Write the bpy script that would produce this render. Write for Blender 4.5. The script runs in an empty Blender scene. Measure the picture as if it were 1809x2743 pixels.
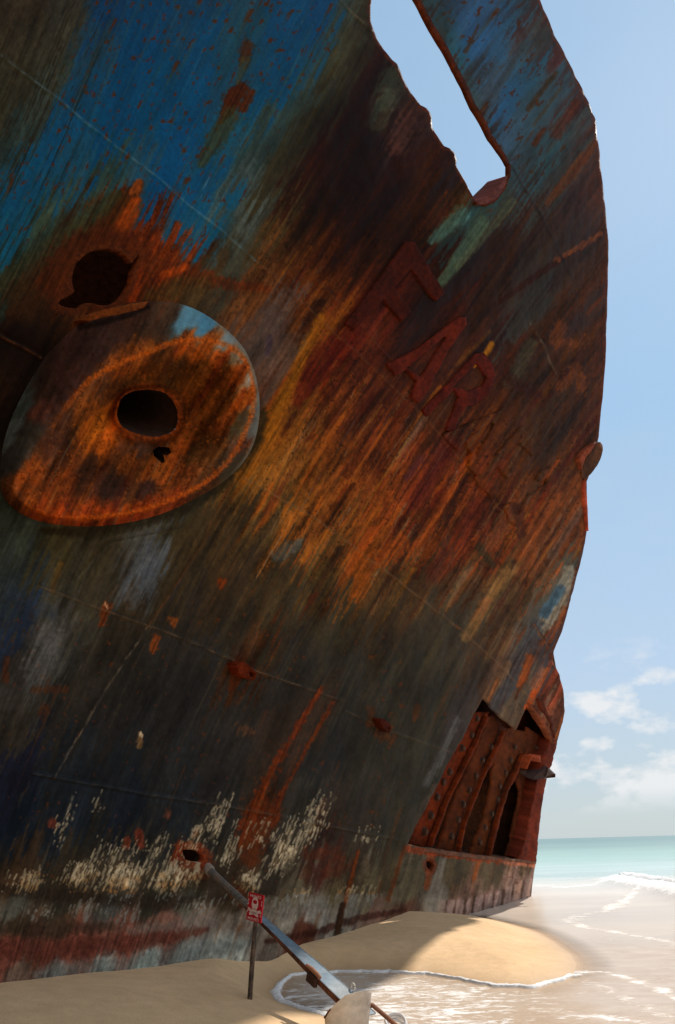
import bpy, math, random
import numpy as np
from mathutils import Vector
from mathutils.geometry import delaunay_2d_cdt
random.seed(4); rs = np.random.RandomState(4)
SC = bpy.context.scene; COL = SC.collection
# ------------------------------------------------------------------ camera model
W, H, FPX = 1809., 2743., 1829.
PITCH = math.atan(890/FPX); ROLL = math.radians(1.56)
CAM = np.array([0., 0., 1.])
_R = np.array([1., 0, 0]); _F = np.array([0, math.cos(PITCH), math.sin(PITCH)]); _U = np.array([0, -math.sin(PITCH), math.cos(PITCH)])
CX = math.cos(ROLL)*_R - math.sin(ROLL)*_U
CY = math.cos(ROLL)*_U + math.sin(ROLL)*_R
K = 1809/1568.
def D(pts): return np.array(pts, float).reshape(-1, 2)*K
def Zm(pts, x0, y0, s): return np.array(pts, float).reshape(-1, 2)*s+np.array([x0, y0])
def ray(p):
    p = np.asarray(p, float).reshape(-1, 2)
    return FPX*_F+(p[:, :1]-W/2)*CX+(H/2-p[:, 1:2])*CY
def ss(x, a, b):
    t = np.clip((x-a)/(b-a), 0, 1); return t*t*(3-2*t)
# ------------------------------------------------------------------ hull surface: tau forward, z up, o outward
PSI = math.radians(28)
T = np.array([math.sin(PSI), math.cos(PSI), 0]); N = np.array([math.cos(PSI), -math.sin(PSI), 0])
O0 = -4.0
def slope(tau): return .225+.045*ss(tau, 1, 13)
def hull_tz(tau, z, h=0.):
    tau = np.asarray(tau, float); z = np.asarray(z, float)
    o = O0+z*slope(tau)+h
    return tau[:, None]*T+o[:, None]*N+z[:, None]*np.array([0, 0, 1.])
def hull(p, h=0.):
    d = ray(p); nd = d@N; dz = d[:, 2]; td = d@T
    s = np.full(len(d), .25)
    for _ in range(30):
        lam = (O0+h+s)/(nd-s*dz)
        s = .5*s+.5*slope(lam*td)
    return CAM+lam[:, None]*d
def hnorm(P):
    tau = P@T; z = P[:, 2]; e = .01
    ot = z*(slope(tau+e)-slope(tau-e))/(2*e); oz = slope(tau)
    a = T+ot[:, None]*N; b = oz[:, None]*N+np.array([0, 0, 1.])
    n = np.cross(a, b); n /= np.linalg.norm(n, axis=1)[:, None]
    n *= np.sign(n@N)[:, None]
    return n
def ground(p, z=0.):
    d = ray(p); lam = (z-CAM[2])/d[:, 2]
    return CAM+lam[:, None]*d
# ------------------------------------------------------------------ noise
def _hash(ix, iy, seed):
    h = (ix.astype(np.int64)*374761393+iy.astype(np.int64)*668265263+seed*1442695041) & 0xffffffff
    h = ((h ^ (h >> 13))*1274126177) & 0xffffffff
    return (h ^ (h >> 16)) & 0xffffffff
def pn(x, y, seed=0):
    x = np.asarray(x, float); y = np.asarray(y, float)
    xi = np.floor(x); yi = np.floor(y); fx = x-xi; fy = y-yi
    u = fx*fx*fx*(fx*(fx*6-15)+10); v = fy*fy*fy*(fy*(fy*6-15)+10)
    def g(dx, dy):
        a = _hash(xi+dx, yi+dy, seed)*(2*math.pi/4294967296.)
        return np.cos(a)*(fx-dx)+np.sin(a)*(fy-dy)
    n = (g(0, 0)*(1-u)+g(1, 0)*u)*(1-v)+(g(0, 1)*(1-u)+g(1, 1)*u)*v
    return n*1.5
def fbm(x, y, seed=0, oct=3, gain=.5):
    r = 0; a = 1; t = 0
    for k in range(oct):
        r = r+a*pn(x*2**k+13.7*k, y*2**k-7.1*k, seed+17*k); t += a; a *= gain
    return r/t
# ------------------------------------------------------------------ drip coordinates on the plating
_SP = np.array([(250, 200, .42), (700, 200, .5), (1400, 250, .69), (1100, 900, .76), (700, 700, .62), (300, 900, .48), (1500, 1000, .74),
  (1250, 1500, .64), (1250, 1900, .45), (900, 1500, .62), (600, 1800, .5), (200, 1700, .45), (600, 2250, .36), (200, 2300, .36), (1000, 2300, .3), (1350, 2300, .22), (100, 2550, .3), (0, 0, .38)])
_gx, _gy = np.meshgrid(np.arange(-900, 2600, 50.), np.arange(-1300, 3300, 50.))
_w = 1/(((_gx[..., None]-_SP[:, 0])**2+(_gy[..., None]-_SP[:, 1])**2)+150.**2)**1.5
_SG = (_w*_SP[:, 2]).sum(-1)/_w.sum(-1)
def _sl(x, y):
    fx = np.clip((x+900)/50, 0, _gx.shape[1]-1.001); fy = np.clip((y+1300)/50, 0, _gx.shape[0]-1.001)
    i = fx.astype(int); j = fy.astype(int); u = fx-i; v = fy-j
    return (_SG[j, i]*(1-u)+_SG[j, i+1]*u)*(1-v)+(_SG[j+1, i]*(1-u)+_SG[j+1, i+1]*u)*v
def dripb(x, y):
    x = np.array(x, float); y0 = np.array(y, float); n = 24
    st = (1371-y0)/n; yy = y0.copy()
    for _ in range(n):
        x = x-_sl(x, yy+st/2)*st; yy = yy+st
    return x
# ------------------------------------------------------------------ colour helpers
def lin(c):
    c = np.asarray(c, float)/255.
    return np.where(c <= .04045, c/12.92, ((c+.055)/1.055)**2.4)
def parse(s):
    a = np.array([float(v) for v in s.replace(';', ' ').replace(',', ' ').split()]).reshape(-1, 5)
    return a
HULLC = parse('''50,50,50,45,35;150,50,45,45,38;230,60,12,50,85;330,60,8,55,90;430,50,15,55,85;540,50,25,60,80;640,50,10,60,95;740,50,8,60,100;800,40,55,65,60;840,60,50,45,30
1040,50,35,60,70;1100,40,40,80,95;1180,30,40,65,75;1240,40,60,40,35;30,150,50,48,38;120,150,55,55,45;200,150,25,55,75;330,140,5,58,95;450,140,8,60,95;560,130,20,60,80;660,140,5,62,100;730,150,20,65,90;790,150,55,55,40
840,140,40,30,12;880,140,45,20,8;1090,120,35,85,105;1160,120,40,85,100;1230,120,60,65,60;1290,130,65,40,35;20,260,45,45,35;90,260,50,60,55;170,250,15,60,90;300,250,3,60,95;420,240,5,62,98;530,240,20,60,85;640,240,5,65,100
700,240,50,65,60;760,260,50,45,22;830,250,45,18,8;900,220,60,65,50;940,250,60,40,28;1130,230,50,70,70;1190,220,35,85,105;1260,230,50,80,90;1340,250,70,45,35;40,350,40,55,55;110,350,10,65,100;250,350,3,60,95;400,350,3,65,105
520,340,20,70,95;600,350,45,65,65;660,370,50,48,28;740,370,48,20,10;830,370,45,20,8;930,310,75,45,38;1000,370,50,22,8;1040,420,40,18,8;1200,330,50,85,95;1260,330,50,75,80;1320,310,60,70,65;1370,330,70,45,30
40,470,12,65,95;150,440,20,65,90;240,470,40,62,60;300,450,30,65,85;350,480,5,65,105;450,470,10,68,105;540,470,60,75,75;600,470,55,50,30;680,460,55,25,12;780,450,50,22,10;880,460,48,20,8;980,460,60,30,8;1060,480,65,40,12
1110,510,40,75,80;1180,480,55,55,45;1230,420,45,85,90;1290,440,55,60,50;1350,440,65,42,28;1390,420,75,45,30;20,580,15,70,95;90,560,50,65,55;150,570,55,40,20;230,550,75,35,12;330,560,85,35,12;400,560,15,70,100;480,560,15,75,105
560,550,70,80,75;620,560,75,55,30;700,550,65,35,14;800,560,55,25,10;900,560,62,30,10;960,600,80,38,15;1040,590,50,75,65;1090,560,60,65,48;1150,570,60,35,18;1250,560,65,42,25;1340,560,62,40,28;1400,560,80,48,30
30,680,30,50,45;80,660,50,35,20;140,640,75,40,20;340,620,125,50,12;330,680,110,45,12;420,640,100,45,18;450,690,65,50,28;520,650,60,60,48;600,670,90,55,28;680,650,85,45,18;760,650,75,35,12;850,680,80,35,18;920,690,75,28,15;1000,650,80,36,18
1080,640,45,22,10;1150,640,58,32,14;1230,660,62,45,30;1330,640,65,40,25;1395,680,85,48,30;30,790,42,25,12;60,760,45,28,15;640,770,75,55,45;620,800,65,55,50;700,760,90,50,20;730,800,100,55,15;780,830,75,24,14;830,780,80,32,18;900,780,65,28,15
960,780,40,18,8;1030,760,70,30,16;1100,740,55,28,10;1200,770,60,52,40;1280,760,75,42,20;1340,760,62,38,25;1390,780,85,45,28;20,860,40,25,15;640,880,80,60,48;690,880,95,52,15;740,880,85,32,12;820,880,75,35,18;900,860,55,25,14;980,880,55,28,18
1080,870,60,28,16;1150,880,62,30,14;1220,870,62,38,20;1300,880,75,42,18;1380,880,75,40,24;620,980,95,55,15;680,960,105,62,20;760,980,95,48,20;830,980,75,38,20;900,960,72,36,18;980,980,70,38,20;1060,960,62,32,15;1150,960,68,35,14;1250,960,65,40,22
1330,970,72,40,22;1380,980,85,45,25;600,1080,110,68,22;680,1080,115,72,28;760,1070,110,58,20;840,1070,95,45,18;920,1060,92,42,18;1000,1080,80,38,18;1080,1060,70,35,15;1160,1080,70,38,16;1250,1080,68,42,25;1330,1070,85,48,26;1360,1040,90,50,28
430,1200,60,55,35;520,1190,90,68,35;600,1180,112,75,32;680,1190,120,72,25;760,1180,118,66,25;840,1180,115,60,22;920,1170,108,52,20;1000,1170,100,45,18;1080,1180,88,40,18;1160,1170,78,40,18;1240,1180,92,50,28;1320,1180,110,58,28
40,1260,50,60,55;130,1280,60,58,40;230,1270,58,55,40;330,1270,75,78,75;430,1280,62,52,32;520,1260,65,52,32;600,1250,75,60,35;680,1260,125,75,28;760,1280,100,62,28;840,1270,125,68,22;920,1270,115,58,22;1000,1270,110,55,22;1080,1260,108,50,20
1160,1270,115,55,24;1240,1280,105,58,32;1320,1280,115,62,36;40,1400,45,55,60;130,1390,62,62,52;230,1380,62,58,45;330,1350,75,82,88;420,1380,55,46,30;520,1390,58,46,30;620,1380,60,50,32;720,1370,75,58,30;820,1360,100,62,28;900,1370,80,58,32
980,1380,72,52,30;1060,1370,82,56,32;1140,1380,95,68,40;1220,1370,110,66,40;1290,1400,85,78,70;30,1480,36,48,66;100,1500,75,75,72;180,1480,62,60,50;280,1490,52,46,35;400,1480,48,42,34;520,1480,52,44,30;640,1480,56,48,32;760,1480,58,50,32
880,1480,62,48,28;980,1480,60,50,34;1080,1480,64,54,38;1160,1480,85,62,38;1220,1470,78,72,62;1270,1480,110,62,38;30,1580,60,55,48;110,1570,72,70,64;200,1580,54,48,38;320,1580,46,42,36;450,1580,46,42,38;570,1570,75,45,25;680,1580,55,48,38
800,1590,54,48,36;920,1590,60,52,36;1020,1580,62,52,36;1100,1570,68,52,36;1160,1560,78,55,40;1210,1560,100,50,25;1250,1550,60,50,50;1290,1600,120,58,36;1290,1680,95,55,38;30,1700,56,50,40;150,1700,48,44,38;280,1700,44,40,36;400,1700,46,42,38
520,1700,54,48,40;640,1700,60,46,34;720,1690,66,48,34;800,1700,52,46,36;900,1720,58,50,34;1000,1700,60,52,36;1060,1680,64,52,46;1180,1650,85,70,55;30,1830,30,32,46;120,1820,38,42,45;250,1820,36,40,42;380,1820,44,44,42;500,1820,50,46,42
600,1820,60,46,34;640,1800,62,46,34;740,1810,46,44,40;850,1820,54,50,38;950,1830,58,52,38;40,1930,22,32,42;150,1930,35,42,48;280,1930,30,36,44;400,1920,38,42,44;520,1930,48,46,40;600,1910,80,48,28;680,1920,60,54,44;760,1930,62,50,40
840,1930,60,50,40;910,1930,60,55,42;40,2040,62,48,35;150,2040,52,46,36;260,2030,58,52,42;370,2030,52,48,40;470,2050,55,46,34;560,2040,60,48,36;640,2020,52,46,38;740,2010,70,42,34;820,2030,60,50,38;900,2040,66,58,42;980,2030,78,72,56
1060,2030,82,72,54;1150,2030,88,76,58;1220,2020,85,68,50;40,2110,75,75,68;150,2090,50,46,38;260,2100,62,62,58;360,2100,45,44,36;450,2090,66,66,58;560,2080,60,50,36;680,2080,95,88,72;780,2080,90,80,58;860,2080,88,82,62;940,2080,95,88,70
1010,2080,110,104,94;1080,2090,110,85,72;1150,2085,130,105,92;1210,2060,135,110,100;40,2160,60,50,38;140,2170,62,48,36;260,2170,90,62,52;360,2160,95,68,58;460,2150,92,80,72;560,2150,98,85,75;660,2140,105,100,90;740,2130,115,112,105
800,2120,95,92,85;870,2110,100,80,70;940,2110,85,60,48;30,2210,92,54,44;120,2210,94,56,46;220,2210,98,62,52;30,2190,94,54,44;160,2200,96,56,46;290,2195,98,60,50;400,2180,96,66,58;340,2200,105,80,70;440,2190,90,90,85;540,2190,115,118,112;620,2180,85,78,70;700,2170,75,45,35;40,2255,85,70,60;130,2250,90,85,80
240,2240,105,110,105;340,2230,125,135,130;440,2215,105,110,108''')
BOLC = parse('''600,930,110,115,110;590,1000,90,95,90;440,740,85,125,140;480,750,70,115,135;530,790,100,110,110;560,815,110,100,85;380,740,70,50,35;300,730,60,36,24;240,780,56,36,30;180,850,58,36,30;120,900,50,33,27;270,760,54,34,26;150,870,54,34,28;70,1000,50,45,38;40,960,60,65,60
90,960,70,42,35;30,1060,55,50,45;130,1020,75,45,30;60,1120,110,55,20;150,1120,105,50,18;30,1150,110,60,30;120,1190,130,55,18;220,1200,135,55,18;320,1190,130,52,18;400,1160,115,50,20;480,1120,80,50,28;540,1070,65,58,42;570,1030,100,55,35
560,980,75,65,45;575,920,140,70,20;560,860,125,60,20;520,820,130,65,22;480,800,135,70,22;430,800,125,62,20;380,830,85,50,22;330,840,110,60,22;280,860,120,62,22;240,900,80,50,30;300,900,75,48,25;400,860,75,50,28;460,870,95,58,25;520,880,105,60,25
500,940,100,58,25;460,980,105,60,25;520,990,115,60,25;450,1050,85,55,28;490,1040,95,58,28;420,1110,110,55,22;340,1130,65,42,32;260,1130,62,40,30;200,1090,70,42,25;160,1060,85,45,20;200,1000,160,85,20;230,980,165,90,22;240,1030,150,75,20
210,950,120,65,22;270,950,130,70,25;300,1000,100,60,35;330,1040,75,52,42;300,1080,110,58,22;360,1090,150,80,28;400,1090,145,72,25;430,1000,100,55,22;420,950,90,48,18;425,1040,120,60,22;260,900,85,50,25;590,880,120,115,105;20,1000,80,85,80''')
def prep(tab):
    p = tab[:, :2]*K
    return dripb(p[:, 0], p[:, 1]), p[:, 1], tab[:, 2:]/255.
HB = prep(HULLC); BB = prep(BOLC)
def idw(b, y, tab, pw=3.):
    tb, ty, tc = tab; out = np.empty((len(b), 3))
    for i in range(0, len(b), 20000):
        q = slice(i, i+20000)
        d2 = ((b[q, None]-tb)**2+((y[q, None]-ty)*.62)**2)+60.
        w = d2**-pw
        out[q] = (w@tc)/w.sum(1)[:, None]
    return out
def drips(b, y, cw, ch, seed, dens, l0, l1, w0, w1):
    ci = np.floor(b/cw); cj = np.floor(y/ch); M = np.zeros(len(b)); U = np.zeros(len(b)); TT = np.zeros(len(b))
    wig = 1.6*fbm(b/6, y/22, seed+9, 2)
    for dj in (0, 1, 2):
        for di in (-1, 0, 1):
            h1 = _hash(ci+di, cj-dj, seed); h2 = _hash(ci+di, cj-dj, seed+5)
            u0 = (h1 & 1023)/1023.; u1 = ((h1 >> 10) & 1023)/1023.; u2 = ((h1 >> 20) & 1023)/1023.
            u3 = (h2 & 1023)/1023.; u4 = ((h2 >> 10) & 1023)/1023.; u5 = ((h2 >> 20) & 1023)/1023.
            L = l0+(l1-l0)*u3**2; t = (y-(cj-dj+u2)*ch)/L; ok = (t > 0) & (t < 1) & (u0 < (dens(u5) if callable(dens) else dens))
            w = (w0+(w1-w0)*u4**1.5)*np.sqrt(np.clip(t*L/4, 0, 1))*np.clip(1-t, 0, 1)**.35
            d = np.abs(b-(ci+di+u1)*cw+wig)/(w+1e-6)
            a = np.where(ok, ss(1.3-d, 0, .55)*(1-t**2), 0)
            m = a > M; M[m] = a[m]; U[m] = u5[m]; TT[m] = t[m]
    return M, U, TT
def seg_dist(px, py, pts):
    best = np.full(len(px), 1e9); par = np.zeros(len(px)); n = len(pts)-1
    for k in range(n):
        a, c = pts[k], pts[k+1]; d = c-a; L = (d@d)+1e-9
        t = np.clip(((px-a[0])*d[0]+(py-a[1])*d[1])/L, 0, 1)
        dd = np.hypot(px-a[0]-t*d[0], py-a[1]-t*d[1])
        m = dd < best; best[m] = dd[m]; par[m] = (k+t[m])/n
    return best, par
# strokes of rust, paint and grime, and the painted shade round the bolster (display pixels): points, half widths, colour, opacity, softness, raggedness
STROKES = [
 ([(-10, 2207), (120, 2204), (260, 2191), (400, 2173), (480, 2158)], (22, 25, 24, 18, 8), (92, 50, 40), .75, .9, .8), ([(90, 2262), (240, 2243), (340, 2232), (460, 2211), (570, 2190)], (14, 18, 20, 18, 10), (108, 113, 108), .6, .9, 1.), ([(-10, 2066), (200, 2084), (400, 2098), (560, 2080), (640, 2070)], (12, 14, 16, 13, 8), (44, 35, 27), .6, .9, .9), ([(-10, 2155), (120, 2160), (260, 2150)], (16, 18, 10), (56, 44, 34), .6, .9, .8), ([(300, 2160), (500, 2140), (700, 2110), (860, 2092)], (10, 15, 15, 12), (112, 106, 98), .5, .9, 1.), ([(620, 2185), (720, 2166), (840, 2130), (940, 2112)], (7, 8, 8, 5), (62, 34, 28), .7, .8, .8),
 ([(612, 960), (600, 1020), (560, 1085), (500, 1135), (420, 1178), (320, 1215), (200, 1238), (100, 1232)], (8, 12, 15, 16, 16, 16, 14, 8), (38, 34, 20), .8, .9, .5), ([(95, 835), (60, 890), (25, 950), (-10, 1040)], (18, 22, 20, 14), (24, 17, 12), .8, .9, .4),  # grime together with contact shade, painted along the bolster outline
 ([(562, 205), (540, 235), (512, 282)], (17, 26, 8), (62, 28, 12), .95, .5, .6), ([(585, 215), (565, 250)], (8, 10), (66, 32, 14), .9, .5, .5),
 ([(535, 270), (500, 330), (468, 380)], (22, 22, 10), (52, 54, 34), .75, .8, .5), ([(575, 108), (566, 136)], (14, 12), (66, 34, 16), .8, .6, .8),
 ([(570, 140), (552, 190)], (12, 8), (58, 60, 42), .6, .8, .5),
 ([(318, 432), (285, 480), (250, 530)], (14, 24, 34), (66, 36, 14), .95, .5, .4), ([(312, 470), (300, 500), (282, 528)], (13, 17, 18), (140, 60, 12), .8, .8, .4),
 ([(272, 452), (200, 520), (110, 590), (20, 660)], (12, 26, 30, 34), (48, 48, 30), .85, .7, .3), ([(190, 560), (120, 620), (50, 700)], (24, 32, 46), (50, 32, 18), .8, .8, .4),
 ([(318, 425), (308, 445)], (9, 10), (120, 60, 22), .9, .5, .8),
 ([(150, 700), (120, 660), (160, 590), (240, 548), (310, 580), (335, 640), (322, 700)], (30, 34, 34, 34, 30, 34, 26), (68, 31, 13), .8, .9, .8),
 ([(322, 612), (312, 660), (306, 700)], (12, 14, 10), (132, 50, 12), .75, .7, .6), ([(335, 598), (400, 622), (450, 640), (500, 655), (620, 672)], (26, 22, 22, 14, 8), (86, 38, 14), .75, .8, 1.1),
 ([(380, 640), (430, 620)], (10, 8), (150, 62, 14), .8, .7, .6), ([(355, 690), (420, 670), (470, 660)], (22, 26, 18), (64, 48, 24), .7, .8, .5),
 ([(745, 1602), (720, 1640), (690, 1690), (640, 1770), (600, 1850), (575, 1930)], (5, 6, 7, 9, 11, 26), (108, 44, 16), .75, .7, 1.3),
 ([(772, 1632), (745, 1680), (700, 1760), (660, 1830), (630, 1900)], (4, 4, 4, 5, 14), (108, 46, 16), .7, .7, 1.3), ([(600, 1890), (590, 1950), (580, 2000)], (34, 30, 18), (92, 42, 18), .65, .8, 1.1),
 ([(830, 1975), (815, 2040), (795, 2110), (782, 2160)], (4, 5, 6, 6), (108, 50, 18), .75, .7, .8), ([(795, 2100), (782, 2168)], (8, 10), (44, 30, 20), .8, .5, .3),
 ([(715, 1985), (770, 1975), (800, 2010), (760, 2025)], (14, 18, 15, 12), (84, 42, 28), .6, .8, 1.5), ([(545, 2070), (570, 2090), (600, 2100)], (16, 18, 12), (86, 46, 28), .7, .6, .9),
 ([(400, 2000), (420, 1965), (462, 1975), (472, 2010)], (10, 13, 12, 10), (110, 50, 26), .8, .7, 1.0), ([(415, 2030), (470, 2030)], (14, 12), (96, 52, 32), .7, .7, .8),
 ([(770, 800), (730, 850), (690, 930)], (20, 30, 14), (78, 18, 12), .55, .9, .6), ([(745, 740), (712, 800), (660, 920), (620, 1010)], (12, 12, 14, 14), (128, 80, 14), .65, .7, .5),
 ([(1140, 800), (1120, 830), (1100, 850)], (7, 8, 4), (128, 82, 12), .9, .5, .3), ([(1135, 770), (1060, 850)], (5, 3), (96, 60, 14), .6, .7, .3),
 ([(625, 785), (622, 820)], (8, 7), (40, 32, 60), .85, .5, .3), ([(650, 700), (625, 760), (640, 850)], (24, 24, 28), (92, 72, 62), .5, .9, .8),
 ([(1325, 1330), (1280, 1420), (1250, 1470)], (16, 20, 12), (128, 122, 108), .8, .5, .6), ([(1300, 1370), (1262, 1425)], (13, 12), (52, 76, 92), .85, .5, .5),
 ([(1248, 1450), (1230, 1500), (1190, 1570), (1150, 1640)], (14, 22, 26, 12), (58, 60, 66), .75, .7, .6), ([(1228, 1525), (1215, 1570), (1205, 1590)], (8, 12, 6), (136, 62, 16), .7, .8, .8),
 ([(1270, 1555), (1248, 1595), (1222, 1645)], (5, 6, 8), (166, 72, 24), .9, .5, .2), ([(1155, 1580), (1135, 1625)], (4, 4), (150, 68, 22), .85, .5, .3),
 ([(1180, 1545), (1130, 1620)], (10, 12), (112, 82, 54), .6, .7, .6), ([(1262, 1560), (1240, 1590)], (12, 10), (128, 84, 62), .7, .6, .6),
 ([(1180, 1330), (1120, 1420), (1080, 1480)], (16, 18, 10), (132, 98, 56), .6, .8, .8), ([(1110, 1270), (1140, 1310)], (10, 8), (50, 44, 28), .7, .7, .6),
 ([(1000, 560), (1070, 500)], (10, 20), (58, 92, 88), .7, .7, .5), ([(1120, 520), (1050, 620), (1010, 670)], (16, 16, 8), (62, 82, 66), .8, .6, .4),
 ([(1190, 470), (1060, 620)], (10, 8), (78, 84, 60), .55, .7, .5), ([(1400, 540), (1320, 590), (1260, 630), (1160, 700)], (5, 7, 8, 7), (44, 20, 12), .8, .7, .4),
 ([(1395, 545), (1340, 575), (1290, 605)], (5, 6, 5), (120, 70, 40), .6, .7, 1.3), ([(1390, 320), (1330, 400), (1270, 470)], (10, 14, 8), (88, 46, 18), .7, .7, .5),
 ([(1290, 170), (1225, 255)], (6, 6), (66, 50, 34), .8, .6, .5), ([(1300, 205), (1240, 290)], (4, 5), (60, 52, 38), .7, .6, .5), ([(1340, 240), (1290, 310)], (12, 12), (74, 40, 30), .75, .7, .6),
 ([(1262, 300), (1240, 335)], (5, 7), (78, 40, 20), .8, .6, .6), ([(1080, 120), (1110, 60)], (5, 3), (70, 46, 30), .7, .6, .5), ([(1130, 240), (1110, 270)], (4, 5), (76, 46, 28), .8, .6, .6),
 ([(1050, 1440), (990, 1540)], (10, 8), (70, 62, 40), .4, .9, .5), ([(900, 230), (880, 290)], (16, 16), (74, 80, 62), .4, .9, 1.4), ([(940, 280), (920, 340)], (22, 18), (78, 48, 42), .5, .9, 1.3),
 ([(980, 1065), (945, 1110)], (10, 8), (76, 40, 58), .45, .9, .5), ([(1110, 1180), (1010, 1330)], (24, 24), (92, 34, 20), .5, .9, .5), ([(1040, 1040), (960, 1160)], (26, 26), (86, 30, 26), .5, .9, .5),
 ([(1240, 1130), (1130, 1270)], (14, 14), (92, 74, 64), .25, .9, .5), ([(1300, 1150), (1200, 1290)], (10, 10), (142, 74, 30), .55, .8, .5), ([(1350, 1180), (1280, 1290)], (8, 10), (96, 80, 74), .5, .8, .5),
 ([(30, 1375), (110, 1420)], (14, 20), (44, 58, 80), .4, .8, .9), ([(345, 1275), (340, 1330), (310, 1380)], (18, 30, 26), (80, 90, 104), .42, .9, 1.1), ([(110, 1480), (80, 1560)], (30, 26), (104, 104, 104), .35, .8, 1.2),
 ([(140, 1310), (120, 1370)], (6, 7), (96, 74, 36), .6, .8, .6), ([(250, 1405), (235, 1450)], (10, 6), (112, 50, 18), .75, .7, 1.0), ([(360, 1480), (352, 1510)], (9, 7), (120, 60, 24), .8, .6, 1.0), ([(245, 1400), (252, 1412)], (3, 3), (190, 150, 120), .8, .5, .8),
 ([(15, 1530), (10, 1580)], (7, 7), (88, 42, 20), .55, .6, 1.0), ([(75, 1600), (150, 1600)], (7, 7), (80, 42, 22), .5, .8, 1.6), ([(100, 1640), (90, 1660)], (8, 7), (84, 44, 22), .55, .8, 1.4), ([(400, 1440), (402, 1448)], (9, 7), (124, 66, 26), .8, .6, 1.0),
 ([(515, 1350), (512, 1362)], (9, 6), (110, 48, 18), .8, .6, .8), ([(322, 1708), (320, 1730)], (6, 8), (120, 92, 60), .8, .6, 1.0), ([(323, 1702), (325, 1708)], (4, 3), (196, 180, 150), .9, .5, .8), ([(555, 1535), (548, 1570), (535, 1600)], (9, 10, 6), (84, 38, 15), .75, .8, 1.1),
 ([(560, 1690), (580, 1700)], (12, 8), (86, 58, 40), .6, .7, 1.4), ([(455, 1930), (450, 1940)], (7, 6), (104, 62, 42), .6, .8, 1.), ([(385, 1885), (383, 1892)], (8, 8), (110, 62, 46), .6, .8, 1.), ([(320, 1935), (322, 1960)], (10, 10), (112, 50, 34), .8, .6, .8), ([(293, 1950), (290, 1965)], (8, 8), (104, 50, 32), .8, .6, .8), ([(122, 1912), (126, 1916)], (11, 9), (100, 50, 38), .8, .6, .8),
 ([(860, 1650), (855, 1680)], (10, 8), (84, 46, 22), .6, .7, 1.2), ([(970, 1640), (960, 1670)], (6, 6), (84, 46, 24), .5, .7, 1.0), ([(880, 1700), (900, 1710)], (16, 14), (76, 44, 24), .7, .7, 1.0),
 ([(1060, 1670), (1030, 1740), (990, 1820)], (8, 9, 8), (96, 98, 104), .45, .8, .8), ([(1010, 1830), (975, 1910), (950, 1970)], (10, 10, 8), (96, 78, 68), .4, .8, .7), ([(940, 1965), (915, 2040), (900, 2090)], (4, 5, 4), (112, 54, 24), .6, .8, .9), ([(1000, 1985), (990, 2060)], (8, 6), (128, 66, 38), .7, .7, .6), ([(1110, 2000), (1100, 2040)], (6, 6), (136, 72, 34), .7, .7, .5), ([(950, 1972), (1090, 1990), (1235, 2008)], (7, 7, 6), (140, 62, 34), .75, .7, 1.0), ([(1165, 2000), (1240, 2012)], (4, 4), (176, 120, 96), .7, .6, 1.2),
 ([(850, 1990), (835, 2040)], (8, 8), (96, 86, 70), .5, .8, .8), ([(975, 855), (1000, 850), (1030, 880)], (14, 14, 12), (60, 32, 20), .7, .7, .6), ([(1230, 800), (1200, 860), (1180, 890)], (14, 18, 12), (58, 56, 44), .7, .7, .6), ([(1300, 760), (1290, 790), (1330, 800)], (14, 16, 12), (96, 50, 18), .7, .7, 1.2),
 ([(1180, 800), (1160, 850), (1190, 890), (1250, 920)], (10, 10, 12, 14), (50, 22, 12), .7, .7, 1.0), ([(1300, 900), (1340, 860), (1350, 900)], (12, 14, 12), (100, 52, 18), .7, .7, 1.2),
 ([(1200, 1180), (1210, 1240)], (14, 12), (62, 32, 20), .7, .7, .6), ([(560, 1110), (620, 1040), (640, 1000)], (16, 16, 14), (140, 84, 20), .55, .8, .7), ([(690, 1260), (640, 1290)], (12, 12), (86, 96, 100), .5, .8, .9), ([(760, 1235), (700, 1300)], (8, 8), (150, 88, 26), .6, .8, .8), ([(850, 1300), (830, 1380)], (22, 18), (132, 68, 18), .7, .8, 1.3), ([(930, 1265), (880, 1300)], (24, 18), (140, 66, 18), .65, .8, 1.2),
]
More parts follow.
